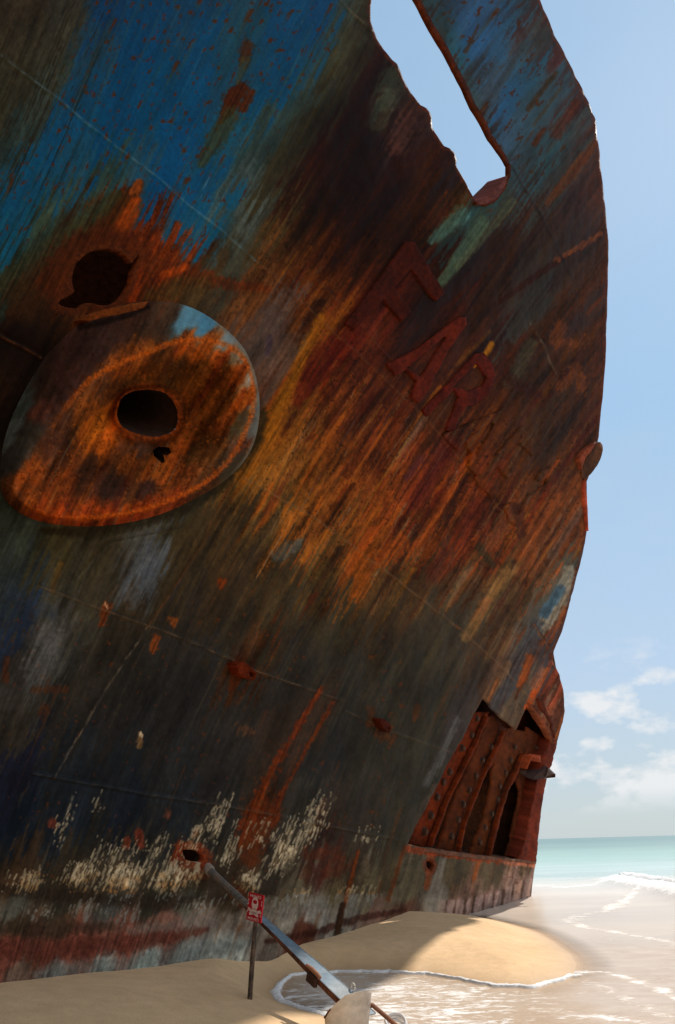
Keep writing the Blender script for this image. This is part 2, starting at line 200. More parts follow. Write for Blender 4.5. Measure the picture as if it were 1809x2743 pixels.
SEAMS = [([(0, 128), (190, 280), (360, 410), (520, 545), (600, 612)], 1.7, (86, 116, 130), .5), ([(600, 612), (660, 665), (760, 760), (870, 860), (1000, 985), (1110, 1120), (1210, 1245), (1330, 1400)], 1.5, (104, 70, 48), .45),
 ([(90, 1360), (210, 1405), (420, 1480), (600, 1560), (790, 1625)], 1.5, (104, 86, 66), .6), ([(800, 1650), (900, 1695), (1045, 1745)], 1.4, (100, 84, 66), .5), ([(75, 1795), (200, 1818), (350, 1845), (520, 1870), (800, 1925), (930, 1950)], 1.4, (86, 84, 78), .4),
 ([(125, 1805), (230, 1620), (340, 1455)], 1.3, (126, 116, 102), .6), ([(340, 1455), (420, 1340), (480, 1250), (560, 1130)], 1.5, (104, 60, 30), .6), ([(1185, 385), (1250, 490), (1295, 580), (1330, 650)], 2.2, (28, 20, 16), .8), ([(1240, 1450), (1265, 1490), (1285, 1525)], 2.2, (128, 74, 40), .9), ([(1244, 1453), (1268, 1493), (1288, 1528)], 1.6, (30, 22, 18), .8),
 ([(560, 1110), (740, 1210), (900, 1330), (1080, 1470), (1170, 1555), (1230, 1620), (1290, 1700)], 1.7, (112, 84, 60), .6), ([(1230, 750), (1260, 800), (1290, 870)], 1.6, (92, 80, 68), .7), ([(790, 0), (860, 70)], 1.8, (90, 80, 60), .6), ([(0, 780), (60, 810), (95, 832)], 2, (96, 56, 34), .7), ([(500, 490), (530, 430), (560, 390)], 1.1, (80, 110, 125), .4), ([(460, 470), (490, 400)], 1.2, (100, 125, 135), .5), ([(300, 1330), (240, 1400), (215, 1430)], 1.4, (90, 66, 40), .6), ([(170, 1345), (250, 1260), (420, 1225)], 1.6, (36, 32, 20), .6), ([(700, 620), (800, 720), (930, 860)], 1.3, (88, 56, 38), .45)]
def paint(px, py, tab, hullmode=True):
    b = dripb(px, py); y = py
    va = 1-.9*ss(y, 2230, 2400)
    wb = b+18*fbm(b/45, y/70, 3, 4); wy = y+va*(95*fbm(b/13, y/420, 5, 3)+50*fbm(b/55, y/90, 7, 4))
    if not hullmode: wb = b+14*fbm(b/26, y/26, 3, 4); wy = y+30*fbm(b/18, y/50, 5, 4)
    c = idw(wb, wy, tab)
    if hullmode:
        c2 = idw(wb+22*fbm(b/60, y/60, 13, 3)+8, wy+va*(70+60*fbm(b/9, y/300, 15, 3)), tab)
        mm = ss(fbm(b/12, y/190, 17, 5, .58)+.5*fbm(b/46, y/70, 19, 4), -.10, .10)
        c = c*(1-mm[:, None])+c2*mm[:, None]
    bl = ss(c[:, 2]-c[:, 0], .04, .2)
    ru = ss(c[:, 0]-c[:, 2], .08, .24)*((1-.85*ss(py, 2370, 2450)) if hullmode else 1.)
    s1 = fbm(b/7, y/170, 21, 3); s2 = fbm(b/24, y/260, 23, 3); s3 = fbm(b/60, y/120, 25, 4); s4 = fbm(px/16, py/16, 26, 5, .65)
    if hullmode:
        X = px/K; Y = py/K
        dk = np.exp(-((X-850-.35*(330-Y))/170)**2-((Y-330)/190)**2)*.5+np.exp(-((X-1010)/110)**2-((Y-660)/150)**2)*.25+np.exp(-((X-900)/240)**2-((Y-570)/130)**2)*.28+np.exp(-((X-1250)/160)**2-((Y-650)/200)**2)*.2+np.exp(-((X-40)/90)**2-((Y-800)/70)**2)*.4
        rt = ss(X, 1120, 1260)*(1-ss(Y, 1250, 1500)); lo = ss(Y, 2060, 2140); mid = ss(Y, 1380, 1560)*(1-ss(Y, 1930, 2040))*(1-ss(X, 1000, 1200))  # rt: right side darkened in the colour to offset sky and sea glare
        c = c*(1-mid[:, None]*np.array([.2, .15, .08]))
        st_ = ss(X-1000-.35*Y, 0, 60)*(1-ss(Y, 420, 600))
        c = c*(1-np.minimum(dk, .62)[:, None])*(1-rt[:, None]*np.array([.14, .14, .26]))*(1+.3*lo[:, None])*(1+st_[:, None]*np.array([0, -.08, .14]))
        # long dark runs from the deck in the faded paint, far aft
        ol = ss(fbm(b/5.5, y/520, 27, 3)+.3*fbm(b/30, y/300, 28, 2), .08, .4)*(1-ss(X+.3*(Y-300), 130, 240))*(1-ss(Y, 560, 760))*.7
        c = c*(1-ol[:, None])+np.array([34, 29, 17])/255.*ol[:, None]
        ol = ss(fbm(b/9, y/420, 29, 3), .12, .45)*np.exp(-((X-700-.45*(330-Y))/110)**2)*(1-ss(Y, 560, 700))*.6
        c = c*(1-ol[:, None])+np.array([50, 46, 26])/255.*ol[:, None]
        # pinkish waterline strip: sunlit ribs and the shade between painted as bands
        wl = np.interp(X, [960, 1075, 1150, 1235], [2096, 2088, 2072, 2036]); rb = ss(Y, wl-6, wl+4)*ss(X, 1000, 1050)
        sb_ = ss(np.sin(px/25.*2*math.pi+.35*(py-2420)/10)+.7*fbm(px/20, py/30, 30, 2), -.95, -.45)
        c = c*(1-rb[:, None])+(np.array([96, 72, 62])*(1-sb_[:, None])+np.array([160, 134, 124])*sb_[:, None])/255.*rb[:, None]
    k = 1+((.2+.1*ru)*s1+(.2+.28*ru)*s2+(.38+.16*ru)*s3+(.22+.12*ru)*s4)*(1-.6*bl)
    c = c*np.clip(k, .35, 2.)[:, None]
    # hue play in the rusty zones
    up = (1-.75*(1-ss(py, 620, 1150))) if hullmode else 1.
    o = ss(fbm(b/20, y/300, 31, 4)+.5*fbm(b/60, y/110, 33, 3), .16, .6)*ru*up
    c = c*(1-.55*o[:, None])+np.array([148, 74, 18])/255.*(.55*o[:, None])*np.clip(c.max(1)/.36, .4, 1.25)[:, None]
    m = ss(fbm(b/22, y/300, 35, 4), .16, .5)*ru
    c = c*(1-.4*m[:, None])+np.array([74, 22, 18])/255.*(.4*m[:, None])
    g = ss(fbm(b/13, y/260, 37, 3), .26, .55)*ru*ss(py, 900, 1250)*(1-ss(py, 1650, 1800))
    c = c*(1-.5*g[:, None])+np.array([104, 94, 82])/255.*(.5*g[:, None])
    rust = ru.copy()
    if hullmode:
        # rust freckles and grey runs in the blue paint
        n = fbm(b/13, y/24, 41, 3); thr = .30-.10*fbm(px/160, py/160, 43, 2)
        f = ss(n, thr, thr+.08)*np.clip(bl*1.5, 0, 1)
        c = c*(1-.85*f[:, None])+np.array([72, 38, 18])/255.*(.85*f[:, None])
        tl = fbm(b/9, y/330, 45, 3); f2 = ss(tl, .16, .5)*np.clip(bl*1.3, 0, 1)*.4
        c = c*(1-f2[:, None])+np.array([52, 66, 66])/255.*f2[:, None]
        rust = np.maximum(rust, f)
        # small spots on the dark lower side
        n = fbm(px/15, py/19, 51, 3)+.25*fbm(px/120, py/150, 52, 2); f = .7*ss(n, .46, .53)*ss(py, 1500, 1650)*(1-ss(py, 2350, 2450))
        c = c*(1-.75*f[:, None])+np.array([104, 52, 26])/255.*(.75*f[:, None]); rust = np.maximum(rust, f)
    pit = ss(fbm(px/6, py/7, 55, 3, .6)+.3*fbm(px/40, py/40, 56, 2), .30, .46)*(.25+.75*ru)
    c = c*(1-.42*pit[:, None])
    if hullmode:
        def lay(q, m, col):
            c[q] = c[q]*(1-m[:, None])+np.array(col)/255.*m[:, None]
        q = np.nonzero(bl > .15)[0]
        M, U, TT = drips(b[q], y[q], 46., 52., 201, .42, 8, 100, 1.8, 7.5); M = M*bl[q]*np.where(TT < .35, 1., .6)
        c[q] = c[q]*(1-.85*M[:, None])+(np.array([70, 36, 15])*(1-ss(TT, .2, .6))[:, None]+np.array([54, 56, 42])*ss(TT, .2, .6)[:, None])/255.*(.85*M[:, None])
        M, U, TT = drips(b[q], y[q], 70., 190., 205, .5, 60, 380, 1.2, 3.2); lay(q, .25*M*bl[q], (70, 104, 118)); 
        q = np.nonzero(ru > .12)[0]; pal = np.array([(150, 80, 18), (36, 15, 8), (30, 12, 8), (86, 24, 17), (112, 100, 86), (122, 84, 26), (46, 20, 11), (138, 62, 18), (60, 34, 18)])/255.
        for (cw, ch, sd_, dn, l0, l1, w0, w1, al) in ((24., 190., 211, .5, 70, 380, 1.5, 5.5, .48), (44., 300., 221, .5, 160, 600, 4., 14., .5), (15., 70., 231, .32, 20, 130, 1.2, 3., .5)):
            M, U, TT = drips(b[q], y[q], cw, ch, sd_, dn, l0, l1, w0, w1)
            k_ = np.minimum((U*len(pal)).astype(int), len(pal)-1); k_ = np.where((k_ == 4) & (y[q] < 1050), 1, k_); k_ = np.where(((k_ == 0) | (k_ == 7) | (k_ == 5)) & (U*97 % 1 > up[q]), 6, k_)
            br = np.clip(c[q].max(1)/.34, .45, 1.15)
            m = (al*M*ru[q])[:, None]; c[q] = c[q]*(1-m)+pal[k_]*br[:, None]*m
        q = np.nonzero((ru < .8) & (py > 1350))[0]; pal = np.array([(74, 66, 50), (28, 27, 26), (30, 30, 30), (92, 50, 24), (60, 58, 54)])/255.
        M, U, TT = drips(b[q], y[q], 30., 190., 241, .5, 50, 380, 1.4, 5.5); k_ = np.minimum((U*5).astype(int), 4)
        m = (.42*M*(1-ru[q])*ss(py[q], 1350, 1550))[:, None]; c[q] = c[q]*(1-m)+pal[k_]*m
    if not hullmode:
        cr = ss(fbm(px/9, py/9, 53, 3)+.4*fbm(px/34, py/34, 54, 2), .18, .5)*ru
        c = c*(1-.45*cr[:, None])+np.array([60, 34, 20])/255.*(.45*cr[:, None])
        cr = ss(fbm(px/7, py/9, 57, 3)+.5*fbm(px/40, py/40, 58, 2), .34, .6)*ru
        c = c*(1-.6*cr[:, None])+np.array([168, 92, 30])/255.*(.6*cr[:, None])
    if hullmode:
        rg = fbm(px/13, py/13, 61, 3); rg2 = fbm(b/10, y/70, 63, 3)
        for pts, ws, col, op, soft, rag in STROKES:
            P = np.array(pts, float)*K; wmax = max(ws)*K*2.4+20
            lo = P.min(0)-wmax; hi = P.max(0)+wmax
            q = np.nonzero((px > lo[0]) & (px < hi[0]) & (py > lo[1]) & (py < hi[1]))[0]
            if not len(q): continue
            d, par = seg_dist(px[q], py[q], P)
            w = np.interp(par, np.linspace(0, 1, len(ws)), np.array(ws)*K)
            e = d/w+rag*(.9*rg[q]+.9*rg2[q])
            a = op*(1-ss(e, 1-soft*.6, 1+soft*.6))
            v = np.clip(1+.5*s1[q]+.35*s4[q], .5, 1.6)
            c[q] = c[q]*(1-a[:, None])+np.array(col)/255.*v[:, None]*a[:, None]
            if col[0] > col[2]*1.9: rust[q] = np.maximum(rust[q], a)
        for pts, w, col, op in SEAMS:
            P = np.array(pts, float)*K; lo = P.min(0)-20; hi = P.max(0)+20
            q = np.nonzero((px > lo[0]) & (px < hi[0]) & (py > lo[1]) & (py < hi[1]))[0]
            if not len(q): continue
            d, par = seg_dist(px[q]+2.5*fbm(px[q]/60, py[q]/60, 71, 2), py[q]+2.5*fbm(px[q]/60, py[q]/60, 72, 2), P)
            a = op*(1-ss(d, w*.6, w*2.2))*np.clip(.65+1.3*fbm(px[q]/28, py[q]/28, 73, 3), .1, 1)
            c[q] = c[q]*(1-a[:, None])+np.array(col)/255.*a[:, None]
    rr_ = ss(c[:, 0]-c[:, 2], .08, .3)[:, None]*.04; c = c*(1-rr_)+(c@np.array([.35, .5, .15]))[:, None]*np.array([1.02, .95, .8])*rr_
    c = np.clip(c, .012, .9)
    return c, np.clip(rust, 0, 1), b
def scratch_mask(px, py):
    y = py/K; x = px/K; m = np.zeros(len(px))
    for cx, cy, rx, ry, a in ((60, 2045, 60, 26, .7), (190, 2030, 46, 34, .8), (290, 2030, 52, 46, 1.), (240, 1985, 36, 40, .55), (400, 2040, 60, 36, .95), (350, 1975, 34, 44, .55), (450, 1950, 26, 60, .5), (505, 1905, 26, 60, .6), (150, 1915, 26, 70, .35), (215, 1880, 20, 40, .3),
      (585, 2035, 34, 30, .85), (668, 1965, 34, 52, 1.), (715, 1925, 32, 44, .7), (740, 1880, 40, 36, .45), (640, 2000, 40, 30, .6), (530, 1975, 30, 40, .6), (600, 1935, 90, 40, .3), (460, 2105, 40, 24, .6), (210, 2110, 60, 22, .6), (90, 2115, 50, 20, .5), (680, 2090, 90, 24, .6), (560, 2075, 40, 24, .4), (820, 2080, 60, 26, .5), (855, 1940, 30, 26, .35), (300, 2120, 30, 30, .4)):
        m = np.maximum(m, a*np.exp(-((x-cx+.36*(y-cy))/rx)**2-((y-cy)/ry)**2))
    return np.clip(m*np.clip(.85+.9*fbm(px/60, py/60, 81, 3), .3, 1.2), 0, 1)
GAIN = 1.0
E_SHADE = 1.14
def albedo(c):
    bl = ss(c[:, 2]-c[:, 0], .05, .22)
    l = lin(c*255.); l = .045*(l/.045)**1.1
    return np.clip(l/E_SHADE*(1+.18*bl[:, None]), .0015, .82)
# ------------------------------------------------------------------ object helpers
def link(name, me, mats, parent=None, smooth=False):
    o = bpy.data.objects.new(name, me); COL.objects.link(o)
    for m in (mats if isinstance(mats, (list, tuple)) else [mats]): me.materials.append(m)
    if parent: o.parent = parent
    if smooth: me.polygons.foreach_set('use_smooth', np.ones(len(me.polygons), bool))
    me.update(); return o
def mesh(name, V, Fc):
    me = bpy.data.meshes.new(name); V = np.asarray(V, float)
    if isinstance(Fc, np.ndarray):
        n = len(Fc); k = Fc.shape[1]
        me.vertices.add(len(V)); me.vertices.foreach_set('co', V.ravel())
        me.loops.add(n*k); me.loops.foreach_set('vertex_index', Fc.ravel().astype(np.int32))
        me.polygons.add(n); me.polygons.foreach_set('loop_start', (np.arange(n)*k).astype(np.int32))
        try: me.polygons.foreach_set('loop_total', np.full(n, k, np.int32))
        except Exception: pass
        me.update(calc_edges=True); me.validate()
    else:
        me.from_pydata(V.tolist(), [], [list(f) for f in Fc]); me.validate()
    return me
def thing(name, label, cat, loc=(0, 0, 0), group=None):
    o = bpy.data.objects.new(name, None); COL.objects.link(o); o.location = loc
    o.empty_display_size = .3
    o['label'] = label; o['category'] = cat
    if group: o['group'] = group
    return o
def tag(o, label, cat, group=None):
    o['label'] = label; o['category'] = cat
    if group: o['group'] = group
    return o
def spline(poly, k=6):
    p = np.asarray(poly, float); n = len(p); out = []
    for i in range(n):
        a, b_, c, d = p[i-1], p[i], p[(i+1) % n], p[(i+2) % n]
        for j in range(k):
            t = j/k; out.append(.5*(2*b_+(c-a)*t+(2*a-5*b_+4*c-d)*t*t+(3*b_-a-3*c+d)*t**3))
    return np.array(out)
def inside(p, poly):
    x, y = p[:, 0], p[:, 1]; r = np.zeros(len(p), bool); n = len(poly)
    for i in range(n):
        x1, y1 = poly[i]; x2, y2 = poly[(i+1) % n]
        if y1 == y2: continue
        c = ((y1 > y) != (y2 > y)) & (x < (x2-x1)*(y-y1)/(y2-y1)+x1)
        r ^= c
    return r
def resample(poly, step, jag=0, seed=0, closed=True):
    poly = np.asarray(poly, float); out = []; n = len(poly)
    for i in range(n if closed else n-1):
        a, c = poly[i], poly[(i+1) % n]; k = max(1, int(round(np.hypot(*(c-a))/step)))
        for j in range(k): out.append(a+(c-a)*j/k)
    if not closed: out.append(poly[-1])
    out = np.array(out)
    if jag:
        out = out+np.stack([fbm(out[:, 0]/14, out[:, 1]/14, seed+1, 3), fbm(out[:, 0]/14, out[:, 1]/14, seed+2, 3)], 1)*jag
    return out
def fill(outline, holes=(), step=8., grid=None):
    loops = [outline]+list(holes)
    if grid is None:
        lo = outline.min(0); hi = outline.max(0)
        gx, gy = np.meshgrid(np.arange(lo[0], hi[0], step), np.arange(lo[1], hi[1], step))
        gx = gx+(np.arange(gx.shape[0])[:, None] % 2)*step*.5
        g = np.stack([gx.ravel(), gy.ravel()], 1)
    else: g = grid
    if len(g):
        ok = inside(g, outline)
        for h in holes: ok &= ~inside(g, h)
        g = g[ok]
        for l in loops:      # keep clear of the edges
            lo = l.min(0)-step; hi = l.max(0)+step
            for i in range(len(l)):
                a, c = l[i], l[(i+1) % len(l)]
                q = np.nonzero((g[:, 0] > min(a[0], c[0])-step*.6) & (g[:, 0] < max(a[0], c[0])+step*.6) & (g[:, 1] > min(a[1], c[1])-step*.6) & (g[:, 1] < max(a[1], c[1])+step*.6))[0]
                if not len(q): continue
                d, _ = seg_dist(g[q, 0], g[q, 1], np.array([a, c]))
                bad = q[d < step*.45]
                if len(bad): g = np.delete(g, bad, 0)
    pts = [tuple(p) for l in loops for p in l]+[tuple(p) for p in g]
    ed = []; k = 0
    for l in loops:
        n = len(l); ed += [(k+i, k+(i+1) % n) for i in range(n)]; k += n
    r = delaunay_2d_cdt([Vector(p) for p in pts], ed, [], 0, 1e-5)
    V = np.array([tuple(v) for v in r[0]]); Fc = np.array([tuple(f) for f in r[2]], int)
    c = V[Fc].mean(1); ok = inside(c, outline)
    for h in holes: ok &= ~inside(c, h)
    return V, Fc[ok]
def orient(V3, Fc, toward):
    n = np.cross(V3[Fc[:, 1]]-V3[Fc[:, 0]], V3[Fc[:, 2]]-V3[Fc[:, 0]]).sum(0)
    return Fc if n@toward > 0 else Fc[:, ::-1].copy()
def attrs(me, px, py, tab=None, hullmode=True, c=None, rust=None, scr=None):
    if c is None: c, rust, b = paint(px, py, tab, hullmode)
    else: b = dripb(px, py)
    a = me.attributes.new('paint', 'FLOAT_COLOR', 'POINT')
    a.data.foreach_set('color', np.concatenate([albedo(c), np.ones((len(c), 1))], 1).astype(np.float32).ravel())
    a = me.attributes.new('rust', 'FLOAT', 'POINT'); a.data.foreach_set('value', np.asarray(rust, np.float32))
    a = me.attributes.new('scr', 'FLOAT', 'POINT'); a.data.foreach_set('value', np.asarray(scr if scr is not None else np.zeros(len(px)), np.float32))
    a = me.attributes.new('drip', 'FLOAT_VECTOR', 'POINT'); a.data.foreach_set('vector', np.stack([b/100, py/100, np.zeros(len(b))], 1).astype(np.float32).ravel())
def dentf(P): return .022*fbm(P@T/1.1, P[:, 2]/1.1, 101, 3)+.007*fbm(P@T/.3, P[:, 2]/.3, 103, 2)+.014*np.abs(np.sin((P@T-.12*P[:, 2])*math.pi/.72))
def plate(name, poly, h0, h1, mat, parent, step=7, tab=None, const=None, jag=0, seed=0, holes=(), rust=1.):
    """a plate on the hull surface: outline in photograph pixels, outer face at offset h1, edges down to h0"""
    o = resample(poly, step, jag, seed); hs = [resample(h, step*.7, jag*.6, seed+5) for h in holes]
    V, Fc = fill(o, hs, step)
    h1v = h1(V) if callable(h1) else h1
    P1 = hull(V, h1v); nr = hnorm(P1)
    Fc = orient(P1, Fc, nr.mean(0))
    e = np.concatenate([Fc[:, [0, 1]], Fc[:, [1, 2]], Fc[:, [2, 0]]]); key = np.sort(e, 1)
    _, inv, cnt = np.unique(key[:, 0]*10**7+key[:, 1], return_inverse=True, return_counts=True)
    be = e[cnt[inv] == 1]
    hv = (np.asarray(h1v)-h0)*np.ones(len(V)); P1 = P1+nr*dentf(P1)[:, None]
    P0 = P1-nr*hv[:, None]
    n = len(V)
    rim = np.concatenate([np.stack([be[:, 1], be[:, 0], be[:, 0]+n], 1), np.stack([be[:, 1], be[:, 0]+n, be[:, 1]+n], 1)])
    VV = np.concatenate([P1, P0]); FF = np.concatenate([Fc, rim])
    me = mesh(name, VV, FF)
    px = np.concatenate([V[:, 0]]*2); py = np.concatenate([V[:, 1]]*2)
    if const is not None:
        nz = 1+.38*fbm(px/9, py/9, seed+91, 3)+.35*fbm(px/30, py/60, seed+92, 3)
        c = np.array(const)/255.*np.clip(nz, .4, 1.8)[:, None]
        attrs(me, px, py, c=np.clip(c, .01, .9), rust=np.full(len(px), rust))
    else: attrs(me, px, py, tab if tab is not None else HB, tab is None)
    return link(name, me, mat, parent)
# ------------------------------------------------------------------ materials
def nodes(name):
    m = bpy.data.materials.new(name); m.use_nodes = True; nt = m.node_tree; nt.nodes.clear()
    out = nt.nodes.new('ShaderNodeOutputMaterial'); p = nt.nodes.new('ShaderNodeBsdfPrincipled'); nt.links.new(p.outputs[0], out.inputs[0])
    return m, nt, p
def nd(nt, typ, **kw):
    n = nt.nodes.new(typ)
    for k, v in kw.items():
        if k.startswith('i_'): n.inputs[k[2:].replace('_', ' ')].default_value = v
        else: setattr(n, k, v)
    return n
def ramp(nt, src, stops):
    r = nt.nodes.new('ShaderNodeValToRGB'); e = r.color_ramp.elements
    while len(e) < len(stops): e.new(.5)
    for k, (p, c) in enumerate(stops):
        e[k].position = p; e[k].color = (c, c, c, 1) if not isinstance(c, (tuple, list)) else tuple(c)+(1,)
    nt.links.new(src, r.inputs[0]); return r.outputs[0]
def mixc(nt, f, a, b, mode='MIX'):
    m = nt.nodes.new('ShaderNodeMix'); m.data_type = 'RGBA'; m.blend_type = mode
    for s, v in ((0, f), (6, a), (7, b)):
        if hasattr(v, 'links'): nt.links.new(v, m.inputs[s])
        else: m.inputs[s].default_value = v if s == 0 else ((v, v, v, 1) if not isinstance(v, (tuple, list)) else tuple(v)+(1,))
    return m.outputs[2]
def math_(nt, op, a, b=0.):
    m = nt.nodes.new('ShaderNodeMath'); m.operation = op
    for s, v in ((0, a), (1, b)):
        if hasattr(v, 'links'): nt.links.new(v, m.inputs[s])
        else: m.inputs[s].default_value = v
    return m.outputs[0]
def hull_material():
    m, nt, p = nodes('rusted_painted_steel'); L = nt.links.new
    at = nd(nt, 'ShaderNodeAttribute', attribute_name='paint'); ru = nd(nt, 'ShaderNodeAttribute', attribute_name='rust')
    sc = nd(nt, 'ShaderNodeAttribute', attribute_name='scr'); dr = nd(nt, 'ShaderNodeAttribute', attribute_name='drip')
    tc = nd(nt, 'ShaderNodeTexCoord')
    def noise(vec, scale3, scale=1., detail=4, rough=.6):
        mp = nd(nt, 'ShaderNodeMapping'); mp.inputs['Scale'].default_value = scale3; L(vec, mp.inputs[0])
        n = nd(nt, 'ShaderNodeTexNoise', i_Scale=scale, i_Detail=detail, i_Roughness=rough); L(mp.outputs[0], n.inputs['Vector']); return n.outputs[0]
    st = noise(dr.outputs['Vector'], (8, .9, 1), 1., 6, .7)
    fine = noise(tc.outputs['Object'], (1, 1, 1), 26., 5, .7)
    med = noise(tc.outputs['Object'], (1, 1, 1), 5., 5, .6)
    c = mixc(nt, 1., at.outputs['Color'], ramp(nt, st, [(.3, .9), (.5, 1.), (.72, 1.12)]), 'MULTIPLY')
    c = mixc(nt, 1., c, ramp(nt, fine, [(.28, .8), (.5, 1.), (.75, 1.25)]), 'MULTIPLY')
    L(c, p.inputs['Base Color'])
    r = math_(nt, 'ADD', math_(nt, 'MULTIPLY', ru.outputs['Fac'], .25), .58)
    r = math_(nt, 'ADD', r, math_(nt, 'MULTIPLY', fine, .12)); L(r, p.inputs['Roughness'])
    p.inputs['Specular IOR Level'].default_value = .04
    hgt = math_(nt, 'ADD', math_(nt, 'MULTIPLY', fine, .6), math_(nt, 'ADD', math_(nt, 'MULTIPLY', med, 1.2), math_(nt, 'MULTIPLY', st, .25)))
    bp = nd(nt, 'ShaderNodeBump', i_Strength=.3, i_Distance=.025); L(hgt, bp.inputs['Height']); L(bp.outputs[0], p.inputs['Normal'])
    return m
def simple(name, col, var=.35, scale=18., rough=.75, bump=.3, metal=0., col2=None, spec=.3):
    m, nt, p = nodes(name); L = nt.links.new
    tc = nd(nt, 'ShaderNodeTexCoord'); n = nd(nt, 'ShaderNodeTexNoise', i_Scale=scale, i_Detail=5., i_Roughness=.65); L(tc.outputs['Object'], n.inputs['Vector'])
    n2 = nd(nt, 'ShaderNodeTexNoise', i_Scale=scale*.23, i_Detail=4., i_Roughness=.6); L(tc.outputs['Object'], n2.inputs['Vector'])
    c = mixc(nt, ramp(nt, n2.outputs[0], [(.42, 0.), (.6, 1.)]), tuple(col), tuple(col2 if col2 else [v*.8 for v in col]))
    c = mixc(nt, 1., c, ramp(nt, n.outputs[0], [(.25, 1-var), (.5, 1.), (.75, 1+var)]), 'MULTIPLY')
    L(c, p.inputs['Base Color']); p.inputs['Roughness'].default_value = rough; p.inputs['Metallic'].default_value = metal; p.inputs['Specular IOR Level'].default_value = spec
    bp = nd(nt, 'ShaderNodeBump', i_Strength=bump, i_Distance=.01); L(n.outputs[0], bp.inputs['Height']); L(bp.outputs[0], p.inputs['Normal'])
    return m
M_HULL = hull_material()
M_RUST = simple('brown_rust', (.13, .045, .018), .5, 30, .9, .6, col2=(.07, .025, .012))
M_DARK = simple('dark_rust', (.035, .014, .008), .5, 20, .95, .4, col2=(.02, .01, .006))
M_BOLT = simple('bolt_rust', (.06, .024, .012), .5, 40, .9, .4, col2=(.035, .015, .009))
M_POST = simple('weathered_post', (.035, .025, .02), .4, 60, .9, .4, col2=(.12, .075, .05))
M_SIGN = simple('red_sign_paint', (.42, .006, .018), .12, 40, .5, .05, col2=(.36, .005, .014))
M_PRINT = simple('white_sign_print', (.62, .46, .42), .15, 60, .55, .0, col2=(.55, .36, .33))
M_GREY = simple('blue_grey_paint', (.13, .185, .23), .3, 16, .7, .3, col2=(.25, .27, .28))
M_PALE = simple('pale_bleached_metal', (.56, .50, .42), .2, 22, .5, .25, col2=(.40, .33, .26), spec=.5)
M_ROPE = simple('white_rope', (.75, .73, .7), .15, 60, .8, .4)
# ------------------------------------------------------------------ outlines on the photograph
sky_edge = Zm([(935, 0), (1010, 170), (1100, 345), (1165, 480), (1192, 545), (1199, 575), (1202, 620), (1212, 700), (1222, 800), (1238, 940), (1250, 1050), (1254, 1110), (1256, 1213)], 905, 0, .5765)
edge2 = np.array([(1629, 700), (1626, 830), (1621, 960), (1613, 1080), (1604, 1170), (1590, 1230), (1572, 1290), (1571, 1360), (1571, 1425), (1567, 1452), (1553, 1510), (1530, 1600), (1505, 1690), (1478, 1762)], float)
bulge = np.array([(1486, 1782), (1498, 1810), (1507, 1845), (1512, 1880), (1513, 1905), (1508, 1935), (1500, 1962), (1492, 1985)], float)
# opening
op_top = D([(1288, 1727), (1268, 1690), (1240, 1652), (1222, 1638), (1214, 1656), (1197, 1694), (1180, 1680), (1163, 1666), (1153, 1654), (1136, 1636), (1120, 1621)])
op_left = D([(1085, 1690), (1055, 1745), (1030, 1790), (1000, 1850), (970, 1910), (945, 1960)])
op_bot = D([(975, 1966), (1000, 1969), (1040, 1976), (1075, 1981), (1120, 1987), (1160, 1991), (1243, 1999)])
foot = np.array([(1431, 2330), (1425, 2380), (1420, 2440), (1405, 2560)], float)
bottom = np.array([(1240, 2580), (1100, 2620), (900, 2700), (700, 2780), (300, 2900), (-420, 3000)], float)
top_out = np.array([(-420, -520), (1130, -520), (1260, -370), (1448-160, -330)], float)
outline = np.concatenate([sky_edge, edge2, bulge, resample(op_top, 9, 5, 3, False), resample(op_left, 9, 3, 9, False), resample(op_bot, 9, 4, 5, False), foot, bottom, top_out[:1], np.array([(1100, -520), (1200, -520)])])
slot = np.concatenate([Zm([(155, 0), (150, 40), (150, 100), (180, 180), (250, 280), (272, 300), (285, 330), (300, 370), (380, 490), (408, 505), (426, 525), (434, 550), (440, 590), (490, 680), (515, 690), (540, 712), (552, 742), (550, 770), (585, 840), (610, 890), (640, 935), (665, 937), (725, 878), (790, 815), (790, 772), (690, 620), (610, 470), (530, 310), (440, 150), (355, 0), (290, -110), (250, -160), (190, -120)], 905, 0, .5765)])
hole_big = Zm([(545, 655), (590, 655), (640, 665), (680, 680), (715, 700), (745, 730), (765, 765), (785, 770), (815, 735), (845, 690), (840, 740), (815, 800), (790, 850), (785, 930), (740, 1010), (680, 1080), (610, 1115), (540, 1130), (470, 1115), (400, 1105), (360, 1130), (340, 1150), (270, 1150), (200, 1135), (165, 1110), (200, 1075), (260, 1045), (300, 1010), (285, 930), (290, 860), (325, 770), (400, 700), (470, 665)], 100, 460, .3189)
hole_boom = Zm([(848, 308), (870, 303), (900, 305), (925, 318), (945, 335), (940, 358), (925, 366), (900, 362), (880, 360), (858, 348)], 0, 2100, .577)
hole_low = Zm([(285, 1655), (320, 1648), (335, 1668), (350, 1690), (325, 1732), (300, 1715), (288, 1690)], 1050, 1780, .3189)
bol_out = D([(90, 850), (130, 800), (190, 745), (270, 710), (350, 698), (430, 708), (500, 745), (560, 800), (590, 860), (603, 930), (598, 1000), (575, 1060), (530, 1110), (460, 1155), (370, 1195), (270, 1218), (180, 1222), (90, 1210), (30, 1180), (3, 1140), (0, 1090), (10, 1020), (40, 940)])
bol_hole = D([(272, 960), (280, 930), (300, 912), (335, 905), (370, 908), (395, 922), (410, 950), (412, 985), (395, 1005), (360, 1014), (330, 1010), (300, 1000), (280, 985)])
bol_small = D([(356, 1046), (368, 1036), (395, 1040), (398, 1052), (388, 1058), (380, 1056), (384, 1072), (376, 1076), (368, 1068), (358, 1058)])
bol_out = spline(bol_out, 4); bol_hole = spline(bol_hole, 4); hole_big = spline(hole_big, 2)
